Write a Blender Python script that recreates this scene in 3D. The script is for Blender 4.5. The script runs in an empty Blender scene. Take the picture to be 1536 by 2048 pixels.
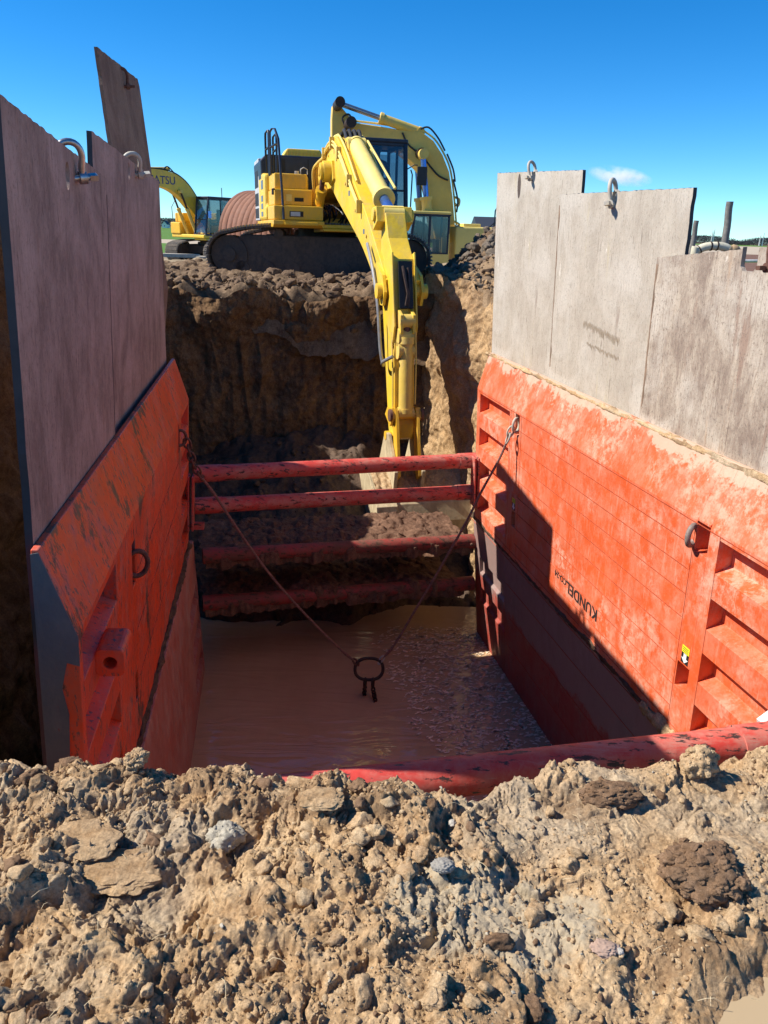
import bpy, math, random
import numpy as np
from mathutils import Vector, Matrix
from math import radians, sin, cos, pi, atan2, sqrt
random.seed(7)
SC = bpy.context.scene
# ------------------------------------------------------------------ camera
F, CX, CY = 1480., 768., 1024.
CAM = np.array([0, 0, 1.6]); PIT = radians(20.75); ROL = radians(1.78)
_f = np.array([0, cos(PIT), -sin(PIT)]); _u = np.array([0, sin(PIT), cos(PIT)]); _r = np.array([1., 0, 0])
_R = cos(ROL)*_r + sin(ROL)*_u; _U = -sin(ROL)*_r + cos(ROL)*_u
cam = bpy.data.objects.new('camera', bpy.data.cameras.new('camera')); SC.collection.objects.link(cam)
cam.data.sensor_fit = 'VERTICAL'; cam.data.sensor_height = 24; cam.data.lens = 24*F/2048
cam.data.clip_start = .05; cam.data.clip_end = 5000
m = Matrix.Identity(4)
for i in range(3):
    m[i][0] = _R[i]; m[i][1] = _U[i]; m[i][2] = -_f[i]; m[i][3] = CAM[i]
cam.matrix_world = m; SC.camera = cam
# ------------------------------------------------------------------ light
SUN = Vector((1.0, 0.0, -0.98)).normalized()          # direction the light travels
SC.world = bpy.data.worlds.new('World'); SC.world.use_nodes = True
nt = SC.world.node_tree; bg = nt.nodes['Background']
sky = nt.nodes.new('ShaderNodeTexSky'); sky.sky_type = 'NISHITA'; sky.sun_disc = False
sky.sun_elevation = math.asin(-SUN.z); sky.sun_rotation = atan2(-SUN.x, -SUN.y)
sky.ozone_density = 4.0; sky.dust_density = 0.0; sky.air_density = 0.8; sky.altitude = 1500
sat = nt.nodes.new('ShaderNodeHueSaturation'); sat.inputs['Saturation'].default_value = 1.34
tint = nt.nodes.new('ShaderNodeMix'); tint.data_type = 'RGBA'; tint.blend_type = 'MULTIPLY'; tint.inputs[0].default_value = 1; tint.inputs[7].default_value = (.72, .98, 1.02, 1)
nt.links.new(sky.outputs[0], sat.inputs['Color']); nt.links.new(sat.outputs[0], tint.inputs[6]); nt.links.new(tint.outputs[2], bg.inputs[0]); bg.inputs[1].default_value = 0.10
sl = bpy.data.lights.new('sun', 'SUN'); sl.energy = 4.3; sl.angle = radians(.5); sl.color = (1, .94, .84)
so = bpy.data.objects.new('sun', sl); SC.collection.objects.link(so)
so.rotation_euler = SUN.to_track_quat('-Z', 'Y').to_euler()
SC.view_settings.view_transform = 'Standard'; SC.view_settings.look = 'None'; SC.view_settings.exposure = 0.85; SC.view_settings.gamma = 1
SC.cycles.max_bounces = 10; SC.cycles.volume_bounces = 6; SC.cycles.diffuse_bounces = 4; SC.cycles.glossy_bounces = 3

# ------------------------------------------------------------------ placing
def ray(x, y): return _f + _R*((x-CX)/F) - _U*((y-CY)/F)
def PY(x, y, Y): d = ray(x, y); return CAM + d*(Y/d[1])
def PZ(x, y, z): d = ray(x, y); return CAM + d*((z-1.6)/d[2])
def V(p): return Vector((float(p[0]), float(p[1]), float(p[2])))

# ------------------------------------------------------------------ noise (numpy)
def _h(ix, iy, iz, s):
    n = (ix*374761393 + iy*668265263 + iz*2147483647*3 + s*974634777) & 0xffffffff
    n = ((n ^ (n >> 13)) * 1274126177) & 0xffffffff
    n = ((n ^ (n >> 16)) * 2246822519) & 0xffffffff
    return ((n ^ (n >> 15)) & 0xffffff)/float(0xffffff)
def vnoise(x, y, z=0, s=0):
    x = np.asarray(x, float); y = np.asarray(y, float); z = np.zeros_like(x)+z
    ix = np.floor(x).astype(np.int64); iy = np.floor(y).astype(np.int64); iz = np.floor(z).astype(np.int64)
    fx = x-ix; fy = y-iy; fz = z-iz
    fx = fx*fx*fx*(fx*(fx*6-15)+10); fy = fy*fy*fy*(fy*(fy*6-15)+10); fz = fz*fz*fz*(fz*(fz*6-15)+10)
    r = 0
    for a in (0, 1):
        for b in (0, 1):
            for c in (0, 1):
                w = (fx if a else 1-fx)*(fy if b else 1-fy)*(fz if c else 1-fz)
                r = r + w*_h(ix+a, iy+b, iz+c, s)
    return r*2-1
def fbm(x, y, z=0, o=4, s=0, g=.5):
    x = np.asarray(x, float); y = np.asarray(y, float); a = 1.; r = 0.; t = 0.
    for i in range(o):
        r = r + a*vnoise(x, y, z, s+i*17); t += a; a *= g; x = x*2.03+3.1; y = y*2.03+1.7; z = np.asarray(z)*2.03+.9
    return r/t*1.6
def clods(x, y, s=0, jr=(.35, .8), dens=.8):
    """rounded lumps: one per cell with random radius; returns height in units of the cell"""
    ix = np.floor(x).astype(np.int64); iy = np.floor(y).astype(np.int64); r = np.zeros_like(x)-0.0
    for a in (-1, 0, 1):
        for b in (-1, 0, 1):
            cx = ix+a; cy = iy+b
            px = cx+_h(cx, cy, 0*cx, s+1); py = cy+_h(cx, cy, 0*cx, s+2)
            rad = jr[0]+(jr[1]-jr[0])*_h(cx, cy, 0*cx, s+3); on = _h(cx, cy, 0*cx, s+4) < dens
            el = .6+.8*_h(cx, cy, 0*cx, s+5); th = 3.14*_h(cx, cy, 0*cx, s+6)
            dx = x-px; dy = y-py; u = dx*np.cos(th)+dy*np.sin(th); v = -dx*np.sin(th)+dy*np.cos(th)
            q = 1-(u*u*el+v*v/el)/(rad*rad)
            r = np.maximum(r, np.where(on, np.sqrt(np.clip(q, 0, 1))*rad*(.5+.7*_h(cx, cy, 0*cx, s+7)), 0))
    return r
def sstep(a, b, x): t = np.clip((x-a)/(b-a), 0, 1); return t*t*(3-2*t)

# ------------------------------------------------------------------ materials
def mat(name, rough=.6, metal=0.):
    m = bpy.data.materials.new(name); m.use_nodes = True; n = m.node_tree.nodes; b = n['Principled BSDF']
    b.inputs['Roughness'].default_value = rough; b.inputs['Metallic'].default_value = metal
    return m, m.node_tree, b
class NT:
    def __init__(s, t): s.t = t; s.co = t.nodes.new('ShaderNodeTexCoord')
    def map(s, sc, rot=(0, 0, 0), loc=(0, 0, 0)):
        m = s.t.nodes.new('ShaderNodeMapping'); m.inputs['Scale'].default_value = sc; m.inputs['Rotation'].default_value = rot; m.inputs['Location'].default_value = loc
        s.t.links.new(s.co.outputs['Object'], m.inputs[0]); return m.outputs[0]
    def noise(s, sc=(1, 1, 1), scale=5, det=6, rough=.6, dist=0., rot=(0, 0, 0), loc=(0, 0, 0)):
        n = s.t.nodes.new('ShaderNodeTexNoise'); n.inputs['Scale'].default_value = scale; n.inputs['Detail'].default_value = det
        n.inputs['Roughness'].default_value = rough; n.inputs['Distortion'].default_value = dist
        s.t.links.new(s.map(sc, rot, loc), n.inputs['Vector']); return n.outputs[0]
    def ramp(s, inp, pts):
        r = s.t.nodes.new('ShaderNodeValToRGB'); e = r.color_ramp.elements
        while len(e) < len(pts): e.new(.5)
        for i, (p, c) in enumerate(pts):
            e[i].position = p; e[i].color = (c, c, c, 1) if not hasattr(c, '__len__') else (*c, 1)
        s.t.links.new(inp, r.inputs[0]); return r.outputs[0]
    def mix(s, fac, a, b, mode='MIX'):
        m = s.t.nodes.new('ShaderNodeMix'); m.data_type = 'RGBA'; m.blend_type = mode
        for i, v in ((0, fac), (6, a), (7, b)):
            if hasattr(v, 'links'): s.t.links.new(v, m.inputs[i])
            elif i == 0: m.inputs[0].default_value = v
            else: m.inputs[i].default_value = (*v, 1)
        return m.outputs[2]
    def math(s, op, a, b=0.):
        m = s.t.nodes.new('ShaderNodeMath'); m.operation = op
        for i, v in ((0, a), (1, b)):
            if hasattr(v, 'links'): s.t.links.new(v, m.inputs[i])
            else: m.inputs[i].default_value = v
        return m.outputs[0]
    def sep(s, ax):
        x = s.t.nodes.new('ShaderNodeSeparateXYZ'); s.t.links.new(s.co.outputs['Object'], x.inputs[0]); return x.outputs[ax]
    def bump(s, b, h, dist=.01, st=1., prev=None):
        n = s.t.nodes.new('ShaderNodeBump'); n.inputs['Distance'].default_value = dist; n.inputs['Strength'].default_value = st
        s.t.links.new(h, n.inputs['Height']); s.t.links.new(n.outputs[0], b.inputs['Normal']); return n
    def to(s, o, i): s.t.links.new(o, i)

def simple(name, col, rough=.6, metal=0., var=.25, sc=8):
    m, t, b = mat(name, rough, metal); n = NT(t)
    nz = n.ramp(n.noise(scale=sc), [(.3, 1-var), (.7, 1+var*.4)])
    n.to(n.mix(1., nz, col, 'MULTIPLY'), b.inputs['Base Color']); return m

def paint(name, col, dust=(.42, .31, .21), amt=.5, rust=(.06, .03, .02), rough=.45, streak=(1, 1, .18), sc=9, chip=.64, dark=None, zband=None, thr=.6):
    m, t, b = mat(name, rough); n = NT(t)
    base = n.mix(n.ramp(n.noise(scale=1.7, det=5), [(.35, 0.), (.7, 1.)]), col, tuple(c*.8 for c in col))
    st2 = (1, 1, min(1, streak[2]*2.2)) if streak[0] == 1 else streak
    a = n.noise(sc=st2, scale=sc*1.1, det=14, rough=.8); c = n.noise(scale=1.3, det=8, rough=.65)
    d = n.math('MULTIPLY', n.ramp(a, [(.53-.12*amt, 0.), (.62-.1*amt, 1.)]), n.ramp(c, [(.56-.22*amt, .0), (.70-.16*amt, 1.)]))
    base = n.mix(n.math('MULTIPLY', d, min(1, .3+amt*.6)), base, dust)
    film = n.math('MULTIPLY', n.ramp(n.noise(sc=(1, 1, .6), scale=5, det=12, rough=.8), [(.44, 0.), (.58, 1.)]), .42*amt)
    base = n.mix(film, base, dust)
    dr = n.ramp(n.noise(sc=(5, 5, .35) if streak[0] == 1 else (.35, 5, 5), scale=7, det=5, rough=.6), [(.60, 0.), (.68, .5*amt)])
    base = n.mix(dr, base, dust)
    k = n.ramp(n.noise(sc=streak, scale=sc*3.2, det=9, rough=.7, loc=(3, 7, 2)), [(chip, 0.), (chip+.03, 1.)])
    base = n.mix(k, base, rust)
    if dark:
        k2 = n.ramp(n.noise(sc=(1, 1, .5), scale=2.4, det=12, rough=.78, loc=(1, 2, 9)), [(thr, 0.), (thr+.03, 1.)])
        base = n.mix(k2, base, dark)
    if zband:
        z0, z1, zc = zband; gp = t.nodes.new('ShaderNodeNewGeometry'); gx = t.nodes.new('ShaderNodeSeparateXYZ'); t.links.new(gp.outputs['Position'], gx.inputs[0]); zz = n.math('ADD', gx.outputs[2], n.math('MULTIPLY', n.noise(scale=2.0, det=12, rough=.78), 1.0))
        mr = t.nodes.new('ShaderNodeMapRange'); mr.inputs[1].default_value = z0+.5; mr.inputs[2].default_value = z1+.5; mr.inputs[4].default_value = .85; t.links.new(zz, mr.inputs[0]); base = n.mix(mr.outputs[0], base, zc)
    n.to(base, b.inputs['Base Color'])
    n.to(n.math('ADD', n.math('MULTIPLY', d, .4), rough), b.inputs['Roughness'])
    n.bump(b, n.math('ADD', n.math('MULTIPLY', n.noise(scale=60, det=6, rough=.7), .5), n.math('MULTIPLY', n.ramp(n.noise(scale=5, det=3), [(.3, 0.), (.7, 1.)]), 1.2)), .004, .7)
    return m

M = {}
M['red_r'] = paint('orange_red_paint_dusty', (.72, .112, .03), (.64, .42, .31), .56, rough=.5, chip=.72, streak=(1, 1, .4), zband=(.07, .10, (.50, .39, .28)))
M['seam'] = simple('dirty_weld_line', (.48, .085, .03), .7, 0, .4, 12)
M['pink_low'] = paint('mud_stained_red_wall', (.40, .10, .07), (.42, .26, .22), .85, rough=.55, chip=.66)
M['red_l'] = paint('orange_red_paint', (.84, .085, .02), (.27, .19, .17), .5, rough=.38, chip=.575, rust=(.13, .09, .085), dark=(.10, .065, .05), thr=.57, streak=(1, 1, .3))
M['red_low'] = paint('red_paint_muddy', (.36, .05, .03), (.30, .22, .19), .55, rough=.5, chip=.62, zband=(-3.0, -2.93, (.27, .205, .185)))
M['red_strut'] = paint('red_pipe_paint', (.60, .055, .04), (.46, .30, .23), .62, rough=.5, streak=(.3, 1, 1), chip=.565, rust=(.045, .028, .024), sc=7, dark=(.12, .075, .05), thr=.62)
M['red_strut_mud'] = paint('red_pipe_paint_muddy', (.36, .03, .025), (.13, .075, .05), .9, rough=.55, streak=(.4, 1, 1), chip=.55, rust=(.07, .035, .02))
def plate(name, ca, cb, cc, cd, patch=.6, fine=1., rusty=None):
    m, t, b = mat(name, .85); n = NT(t); b.inputs['Specular IOR Level'].default_value = .25
    f = n.noise(sc=(1, 1, .45), scale=4.5, det=14, rough=.8, dist=.25); g = n.noise(scale=1.3, det=6, rough=.6, dist=.5); k = n.noise(sc=(2.2, 2.2, .3), scale=3, det=10, rough=.7, loc=(4, 1, 0))
    c = n.mix(n.ramp(f, [(.40, 0.), (.60, 1.)]), ca, cb)
    c = n.mix(n.math('MULTIPLY', n.ramp(g, [(.46, 0.), (.60, 1.)]), .75), c, cc)
    c = n.mix(n.ramp(k, [(patch, 0.), (patch+.08, .8)]), c, cd)
    fs = n.ramp(n.noise(sc=(9, 9, .35), scale=7, det=8, rough=.75), [(.5, 0.), (.64, .5*fine)])
    c = n.mix(fs, c, cb)
    sp = n.ramp(n.noise(sc=(1, 1, .7), scale=55, det=6, rough=.85), [(.54, 0.), (.62, .65*fine)])
    c = n.mix(sp, c, tuple(x*.6 for x in cb))
    sc_ = n.ramp(n.noise(sc=(14, 14, .06), scale=5, det=2, rough=.5, loc=(0, 9, 0)), [(.69, 0.), (.72, .7)])
    c = n.mix(sc_, c, tuple(x*.45 for x in cd))
    chips = n.ramp(n.noise(sc=(1, 1, .35), scale=2.6, det=12, rough=.75, loc=(7, 7, 1)), [(.655, 0.), (.67, .7)])
    c = n.mix(chips, c, tuple(min(1, x*1.35) for x in cc))
    if rusty: c = n.mix(n.ramp(n.noise(sc=(2.5, 2.5, .35), scale=2, det=8, rough=.7, loc=(2, 5, 3)), [(.6, 0.), (.72, .6)]), c, rusty)
    n.to(c, b.inputs['Base Color'])
    n.bump(b, n.math('ADD', n.noise(sc=(3, 3, .6), scale=22, det=10, rough=.75), n.math('MULTIPLY', g, 3.)), .006, .8)
    return m
M['plate_l'] = plate('purple_brown_rusty_steel', (.40, .285, .24), (.22, .15, .125), (.46, .33, .285), (.16, .105, .08), rusty=(.30, .15, .09))
M['plate_tall'] = plate('brown_rusty_steel', (.24, .145, .10), (.15, .085, .06), (.30, .2, .14), (.11, .07, .05))
M['plate_r'] = plate('dry_mud_coated_steel', (.50, .44, .36), (.40, .345, .28), (.56, .51, .44), (.27, .21, .17), .63, 1.1, rusty=(.50, .42, .22))
M['plate_r2'] = plate('dry_mud_coated_steel_grainy', (.50, .42, .33), (.25, .19, .15), (.58, .52, .44), (.30, .20, .15), .57, 1.3, rusty=(.45, .27, .15))
M['plate_edge'] = simple('flame_cut_steel_edge', (.05, .055, .065), .7, .3)
M['galv'] = simple('galvanised_shackle', (.42, .43, .45), .35, .85, .3, 30)
M['galv_mud'] = paint('muddy_shackle', (.45, .43, .38), (.5, .42, .3), .8, rough=.5, sc=30)
M['rust_steel'] = simple('rusty_steel', (.16, .075, .05), .8, .1, .5, 25)
M['rust_shackle'] = simple('grey_rusty_shackle', (.30, .24, .21), .7, .3, .5, 25)
M['rope'] = simple('muddy_wire_rope', (.25, .13, .105), .75, .1, .5, 40)
M['dark_iron'] = simple('dark_rusty_iron', (.055, .03, .022), .6, .3, .6, 30)
YEL = (.88, .58, .035)
M['yel'] = paint('yellow_paint', YEL, (.50, .36, .14), .55, rough=.42, chip=.69, sc=6, rust=(.16, .10, .04), dark=(.34, .23, .08), thr=.63)
M['yel_deep'] = paint('deep_yellow_paint', (.84, .47, .02), (.50, .34, .11), .5, rough=.42, chip=.69, sc=6, rust=(.16, .10, .04))
M['yel_pale'] = paint('faded_yellow_paint', (.86, .66, .17), (.70, .52, .22), .3, rough=.55, chip=.72, sc=4)
M['yel_boom_far'] = paint('dusty_yellow_paint', (.82, .54, .10), (.6, .42, .15), .3, rough=.5, chip=.74, sc=3)
M['yel_cyl'] = paint('muddy_yellow_cylinder', (.80, .56, .10), (.60, .42, .16), .6, rough=.45, chip=.66, sc=12)
M['black'] = simple('dark_navy_panel', (.016, .022, .04), .42, .1, .3, 5)
M['black2'] = simple('black_grille', (.006, .006, .008), .6)
M['rubber'] = simple('black_hose', (.02, .02, .022), .5)
M['hose_grey'] = simple('grey_hose', (.30, .30, .31), .4, .3)
M['chrome'] = simple('chrome_rod', (.10, .22, .55), .22, .7, .1)
M['white_grey'] = simple('pale_grey_panel', (.5, .5, .5), .5)
M['white'] = simple('white_paint', (.8, .8, .78), .5, 0, .1)
M['sticker_y'] = simple('yellow_sticker', (.8, .75, .03), .5, 0, .05)
M['sticker_k'] = simple('black_sticker', (.02, .02, .02), .5, 0, .05)
M['letter'] = simple('black_lettering', (.03, .02, .02), .6, 0, .1)
M['letter_navy'] = simple('navy_lettering', (.02, .04, .15), .5, 0, .1)
M['decal'] = simple('blue_grey_decal', (.12, .17, .25), .4, 0, .2)
m_, t_, b_ = mat('cab_glass', .08); b_.inputs['Base Color'].default_value = (.07, .16, .2, 1); b_.inputs['Metallic'].default_value = .4; b_.inputs['Roughness'].default_value = .08
b_.inputs['Alpha'].default_value = .6; M['glass'] = m_
M['track'] = paint('muddy_track_steel', (.045, .038, .034), (.11, .08, .06), .9, rough=.8, streak=(1, 1, 1), chip=.8)
M['track_far'] = paint('dusty_track_steel', (.20, .17, .14), (.40, .33, .26), .7, rough=.8, streak=(1, 1, 1), chip=.7)
M['track_tip'] = simple('worn_grouser_steel', (.28, .24, .20), .6, .2, .4, 20)
M['bucket'] = paint('mud_caked_bucket_steel', (.36, .28, .17), (.56, .46, .29), .8, rough=.8, chip=.7)
M['pipe_rust'] = paint('rusty_corrugated_steel', (.22, .085, .045), (.30, .16, .11), .7, rough=.75, chip=.66)
M['post'] = simple('weathered_grey_wood', (.20, .19, .17), .8, 0, .4, 20)
M['tape'] = simple('pale_taped_duct', (.62, .57, .42), .6, 0, .3, 12)
M['hose_tan'] = simple('muddy_tan_hose', (.38, .26, .14), .8, 0, .3, 12)
M['silo'] = simple('dark_grey_silo', (.12, .12, .13), .7, 0, .2, 3)
M['barn'] = simple('dark_roof', (.03, .035, .045), .6)
M['plank'] = simple('pale_timber', (.45, .40, .32), .8, 0, .3, 12)
M['hivis'] = simple('hi_vis_vest', (.35, .6, .08), .7); M['skin'] = simple('dark_clothing_and_skin', (.10, .06, .045), .7)

def dirt(name, cols, scale=3., fine=.006, moist=None, patch=None, bfine=45):
    """cols: four earth colours"""
    m, t, b = mat(name, .95); n = NT(t); b.inputs['Specular IOR Level'].default_value = .15
    a = n.noise(scale=scale, det=9, rough=.65, dist=.4); c = n.noise(scale=scale*.35, det=4, loc=(5, 2, 1)); d = n.noise(scale=scale*6, det=6, rough=.7)
    col = n.ramp(a, [(.28, cols[0]), (.45, cols[1]), (.58, cols[2]), (.75, cols[3])])
    if patch:
        col = n.mix(n.ramp(c, [(.52, 0.), (.6, .85)]), col, patch)
    col = n.mix(.45, col, n.mix(n.ramp(d, [(.35, 0.), (.65, 1.)]), cols[0], cols[3]))
    sp = n.ramp(n.noise(scale=scale*40, det=3, rough=.7), [(.3, .62), (.65, 1.18)])
    col = n.mix(1., col, sp, 'MULTIPLY')
    n.to(col, b.inputs['Base Color'])
    n.bump(b, n.noise(scale=bfine, det=9, rough=.75), fine, 1.)
    if moist is not None: b.inputs['Roughness'].default_value = moist+.2; b.inputs['Specular IOR Level'].default_value = .25
    return m
M['dirt_near'] = dirt('dry_tan_clay', ((.25, .14, .065), (.43, .27, .135), (.54, .37, .20), (.60, .44, .27)), 2.6, .008, patch=(.38, .33, .25), bfine=60)
M['dirt_clod'] = dirt('crumbled_clay', ((.24, .14, .07), (.42, .27, .14), (.52, .37, .21), (.58, .44, .28)), 6, .004, bfine=110)
M['dirt_dark'] = dirt('dark_topsoil', ((.11, .062, .033), (.17, .10, .055), (.235, .145, .085), (.31, .20, .125)), 9, .004, bfine=90)
M['dirt_grey'] = dirt('grey_clay', ((.26, .23, .17), (.36, .32, .25), (.45, .40, .32), (.54, .49, .39)), 9, .003, bfine=90)
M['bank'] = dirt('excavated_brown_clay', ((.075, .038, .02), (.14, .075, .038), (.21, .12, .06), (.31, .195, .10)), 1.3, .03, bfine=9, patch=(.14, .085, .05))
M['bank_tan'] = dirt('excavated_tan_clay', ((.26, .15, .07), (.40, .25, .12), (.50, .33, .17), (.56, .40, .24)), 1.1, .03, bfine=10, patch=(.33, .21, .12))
M['pad'] = dirt('churned_brown_earth', ((.07, .045, .03), (.14, .09, .055), (.21, .14, .085), (.34, .24, .15)), 1.2, .02, bfine=12)
M['pad_clod'] = dirt('churned_brown_clods', ((.08, .05, .035), (.14, .09, .06), (.22, .15, .095), (.33, .23, .15)), 1.5, .02, bfine=20)
M['spoil'] = dirt('grey_brown_spoil', ((.08, .07, .06), (.14, .12, .10), (.20, .17, .14), (.30, .22, .15)), 1.2, .02, bfine=12)
M['mud'] = dirt('wet_red_brown_mud', ((.06, .03, .02), (.12, .06, .036), (.19, .10, .06), (.28, .16, .10)), 2.0, .02, moist=.6, bfine=20)
M['mud_dark'] = dirt('wet_dark_mud', ((.04, .025, .018), (.08, .05, .034), (.12, .075, .05), (.2, .13, .085)), 2.4, .015, moist=.55, bfine=20)
M['stone'] = simple('pale_grey_stone', (.29, .265, .225), .7, 0, .3, 30)
M['pebble'] = simple('white_pebble', (.45, .41, .35), .6, 0, .3, 30)
M['rock_pink'] = simple('pinkish_stone', (.40, .27, .20), .8, 0, .3, 30)
def field(name, ca, cb, sc): 
    m, t, b = mat(name, .95); n = NT(t); b.inputs['Specular IOR Level'].default_value = .1
    n.to(n.mix(n.ramp(n.noise(scale=sc, det=8, rough=.7), [(.35, 0.), (.65, 1.)]), ca, cb), b.inputs['Base Color']); return m
M['grass'] = field('green_grass', (.07, .16, .03), (.13, .22, .05), 1.5)
M['ground'] = field('bare_ground', (.34, .27, .18), (.22, .17, .11), .6)
M['plough'] = field('ploughed_brown_soil', (.20, .115, .08), (.13, .075, .055), .8)
M['stubble'] = field('pale_stubble', (.48, .40, .30), (.38, .31, .23), .5)
M['wood'] = field('bare_purple_brown_trees', (.16, .125, .13), (.10, .08, .08), .2)

# ------------------------------------------------------------------ mesh builder
def obj(name, verts, faces, m, parent=None, smooth=False, loc=None, bevel=0):
    """links one mesh; verts are in the world (or the parent's frame when the parent was made by frame())"""
    me = bpy.data.meshes.new(name)
    off = BASE.get(parent, Vector((0, 0, 0))) if parent is not None else Vector((0, 0, 0))
    if loc is not None: off = Vector(loc)
    v = np.asarray(verts, float) - np.array(off)
    if isinstance(faces, np.ndarray):
        k = faces.shape[1]; me.vertices.add(len(v)); me.vertices.foreach_set('co', v.ravel().astype(np.float32))
        me.loops.add(faces.size); me.loops.foreach_set('vertex_index', faces.ravel().astype(np.int32))
        me.polygons.add(len(faces)); me.polygons.foreach_set('loop_start', np.arange(0, faces.size, k, dtype=np.int32))
        try: me.polygons.foreach_set('loop_total', np.full(len(faces), k, dtype=np.int32))
        except Exception: pass
        me.update(calc_edges=True); me.validate()
    else:
        me.from_pydata([tuple(x) for x in v], [], faces); me.update()
    if smooth: me.polygons.foreach_set('use_smooth', np.ones(len(me.polygons), dtype=bool))
    me.materials.append(M[m] if isinstance(m, str) else m)
    o = bpy.data.objects.new(name, me); SC.collection.objects.link(o)
    if loc is not None: o.location = loc
    if parent is not None: o.parent = parent
    BASE[o] = off
    if bevel:
        b = o.modifiers.new('bevel', 'BEVEL'); b.width = bevel; b.segments = 2; b.limit_method = 'ANGLE'; b.angle_limit = radians(40)
    return o
BASE = {}
def thing(name, label, cat, loc, rotz=0., group=None, framed=False):
    o = bpy.data.objects.new(name, None); SC.collection.objects.link(o); o.location = loc; o.rotation_euler = (0, 0, rotz); o.empty_display_size = .3
    o['label'] = label; o['category'] = cat
    if group: o['group'] = group
    BASE[o] = Vector((0, 0, 0)) if framed else Vector(loc)
    return o
def tag(o, label, cat, group=None):
    o['label'] = label; o['category'] = cat
    if group: o['group'] = group
    return o
def kind(o, k, label=None, cat=None):
    o['kind'] = k
    if label: o['label'] = label
    if cat: o['category'] = cat
    return o

class MB:
    def __init__(s, T=None): s.v = []; s.f = []; s.T = T
    def add(s, vs, fs):
        b = len(s.v); s.v += [tuple(p) for p in vs]; s.f += [tuple(i+b for i in f) for f in fs]; return s
    def box(s, c, d, ax=None):
        """centre, full size, optional 3 axes"""
        c = Vector(c); X, Y, Z = ax if ax else (Vector((1, 0, 0)), Vector((0, 1, 0)), Vector((0, 0, 1)))
        vs = [c+X*(a*d[0]/2)+Y*(b*d[1]/2)+Z*(e*d[2]/2) for a in (-1, 1) for b in (-1, 1) for e in (-1, 1)]
        return s.add(vs, [(0, 1, 3, 2), (4, 6, 7, 5), (0, 4, 5, 1), (2, 3, 7, 6), (0, 2, 6, 4), (1, 5, 7, 3)])
    def b2(s, lo, hi): return s.box([(a+b)/2 for a, b in zip(lo, hi)], [abs(b-a) for a, b in zip(lo, hi)])
    def beam(s, a, b, w, h, up=(0, 0, 1)):
        a = Vector(a); b = Vector(b); Y = (b-a); L = Y.length; Y.normalize(); X = Y.cross(Vector(up)).normalized(); Z = X.cross(Y)
        return s.box((a+b)/2, (w, L, h), (X, Y, Z))
    def tube(s, pts, r, n=10, closed=False, caps=True):
        pts = [Vector(p) for p in pts]; N = len(pts); rr = r if hasattr(r, '__len__') else [r]*N
        base = len(s.v); prev = None
        for i, p in enumerate(pts):
            if closed: t = pts[(i+1) % N]-pts[i-1]
            else: t = pts[min(i+1, N-1)]-pts[max(i-1, 0)]
            t.normalize()
            if prev is None: a = t.orthogonal().normalized()
            else: a = (prev-t*prev.dot(t)).normalized()
            prev = a; b = t.cross(a)
            for k in range(n):
                th = 2*pi*k/n; s.v.append(tuple(p+(a*cos(th)+b*sin(th))*rr[i]))
        for i in range(N if closed else N-1):
            j = (i+1) % N
            for k in range(n):
                k2 = (k+1) % n; s.f.append((base+i*n+k, base+i*n+k2, base+j*n+k2, base+j*n+k))
        if caps and not closed:
            s.f.append(tuple(base+k for k in range(n))[::-1]); s.f.append(tuple(base+(N-1)*n+k for k in range(n)))
        return s
    def cyl(s, a, b, r, n=20, r2=None): return s.tube([a, b], [r, r if r2 is None else r2], n)
    def prism(s, poly, fn, a, b):
        """polygon (u,v) list extruded from w=a to w=b, fn(u,v,w)->point"""
        n = len(poly); vs = [fn(u, v, a) for u, v in poly]+[fn(u, v, b) for u, v in poly]
        return s.add(vs, [tuple(range(n))[::-1], tuple(range(n, 2*n))]+[(i, (i+1) % n, n+(i+1) % n, n+i) for i in range(n)])
    def ico(s, c, r, sub=2, sq=(1, 1, 1), amp=.2, seed=0):
        v, f = ICO[sub]; p = v*(1+amp*fbm(v[:, 0]*1.6+seed, v[:, 1]*1.6, v[:, 2]*1.6, 3, seed)[:, None])*r*np.array(sq)+np.array(c)
        return s.add(p, f.tolist())
    def build(s, name, m, parent=None, smooth=False, bevel=0, loc=None): 
        o = obj(name, s.v, s.f, m, parent, False, loc, bevel)
        if smooth:
            me = o.data; me.polygons.foreach_set('use_smooth', np.ones(len(me.polygons), dtype=bool)); me.set_sharp_from_angle(angle=radians(40))
        return o
def _ico(sub):
    t = (1+5**.5)/2; v = [(-1, t, 0), (1, t, 0), (-1, -t, 0), (1, -t, 0), (0, -1, t), (0, 1, t), (0, -1, -t), (0, 1, -t), (t, 0, -1), (t, 0, 1), (-t, 0, -1), (-t, 0, 1)]
    v = [Vector(x).normalized() for x in v]
    f = [(0, 11, 5), (0, 5, 1), (0, 1, 7), (0, 7, 10), (0, 10, 11), (1, 5, 9), (5, 11, 4), (11, 10, 2), (10, 7, 6), (7, 1, 8), (3, 9, 4), (3, 4, 2), (3, 2, 6), (3, 6, 8), (3, 8, 9), (4, 9, 5), (2, 4, 11), (6, 2, 10), (8, 6, 7), (9, 8, 1)]
    for _ in range(sub):
        c = {}; g = []
        def mid(a, b):
            k = (min(a, b), max(a, b))
            if k not in c: v.append(((v[a]+v[b])/2).normalized()); c[k] = len(v)-1
            return c[k]
        for a, b, d in f:
            x, y, z = mid(a, b), mid(b, d), mid(d, a); g += [(a, x, z), (b, y, x), (d, z, y), (x, y, z)]
        f = g
    return np.array([tuple(x) for x in v]), np.array(f)
ICO = {i: _ico(i) for i in range(0, 6)}

def grid_faces(nu, nv):
    i = np.arange((nu-1)*(nv-1)); a = i//(nv-1); b = i % (nv-1); k = a*nv+b
    return np.stack([k, k+nv, k+nv+1, k+1], 1)

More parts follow.
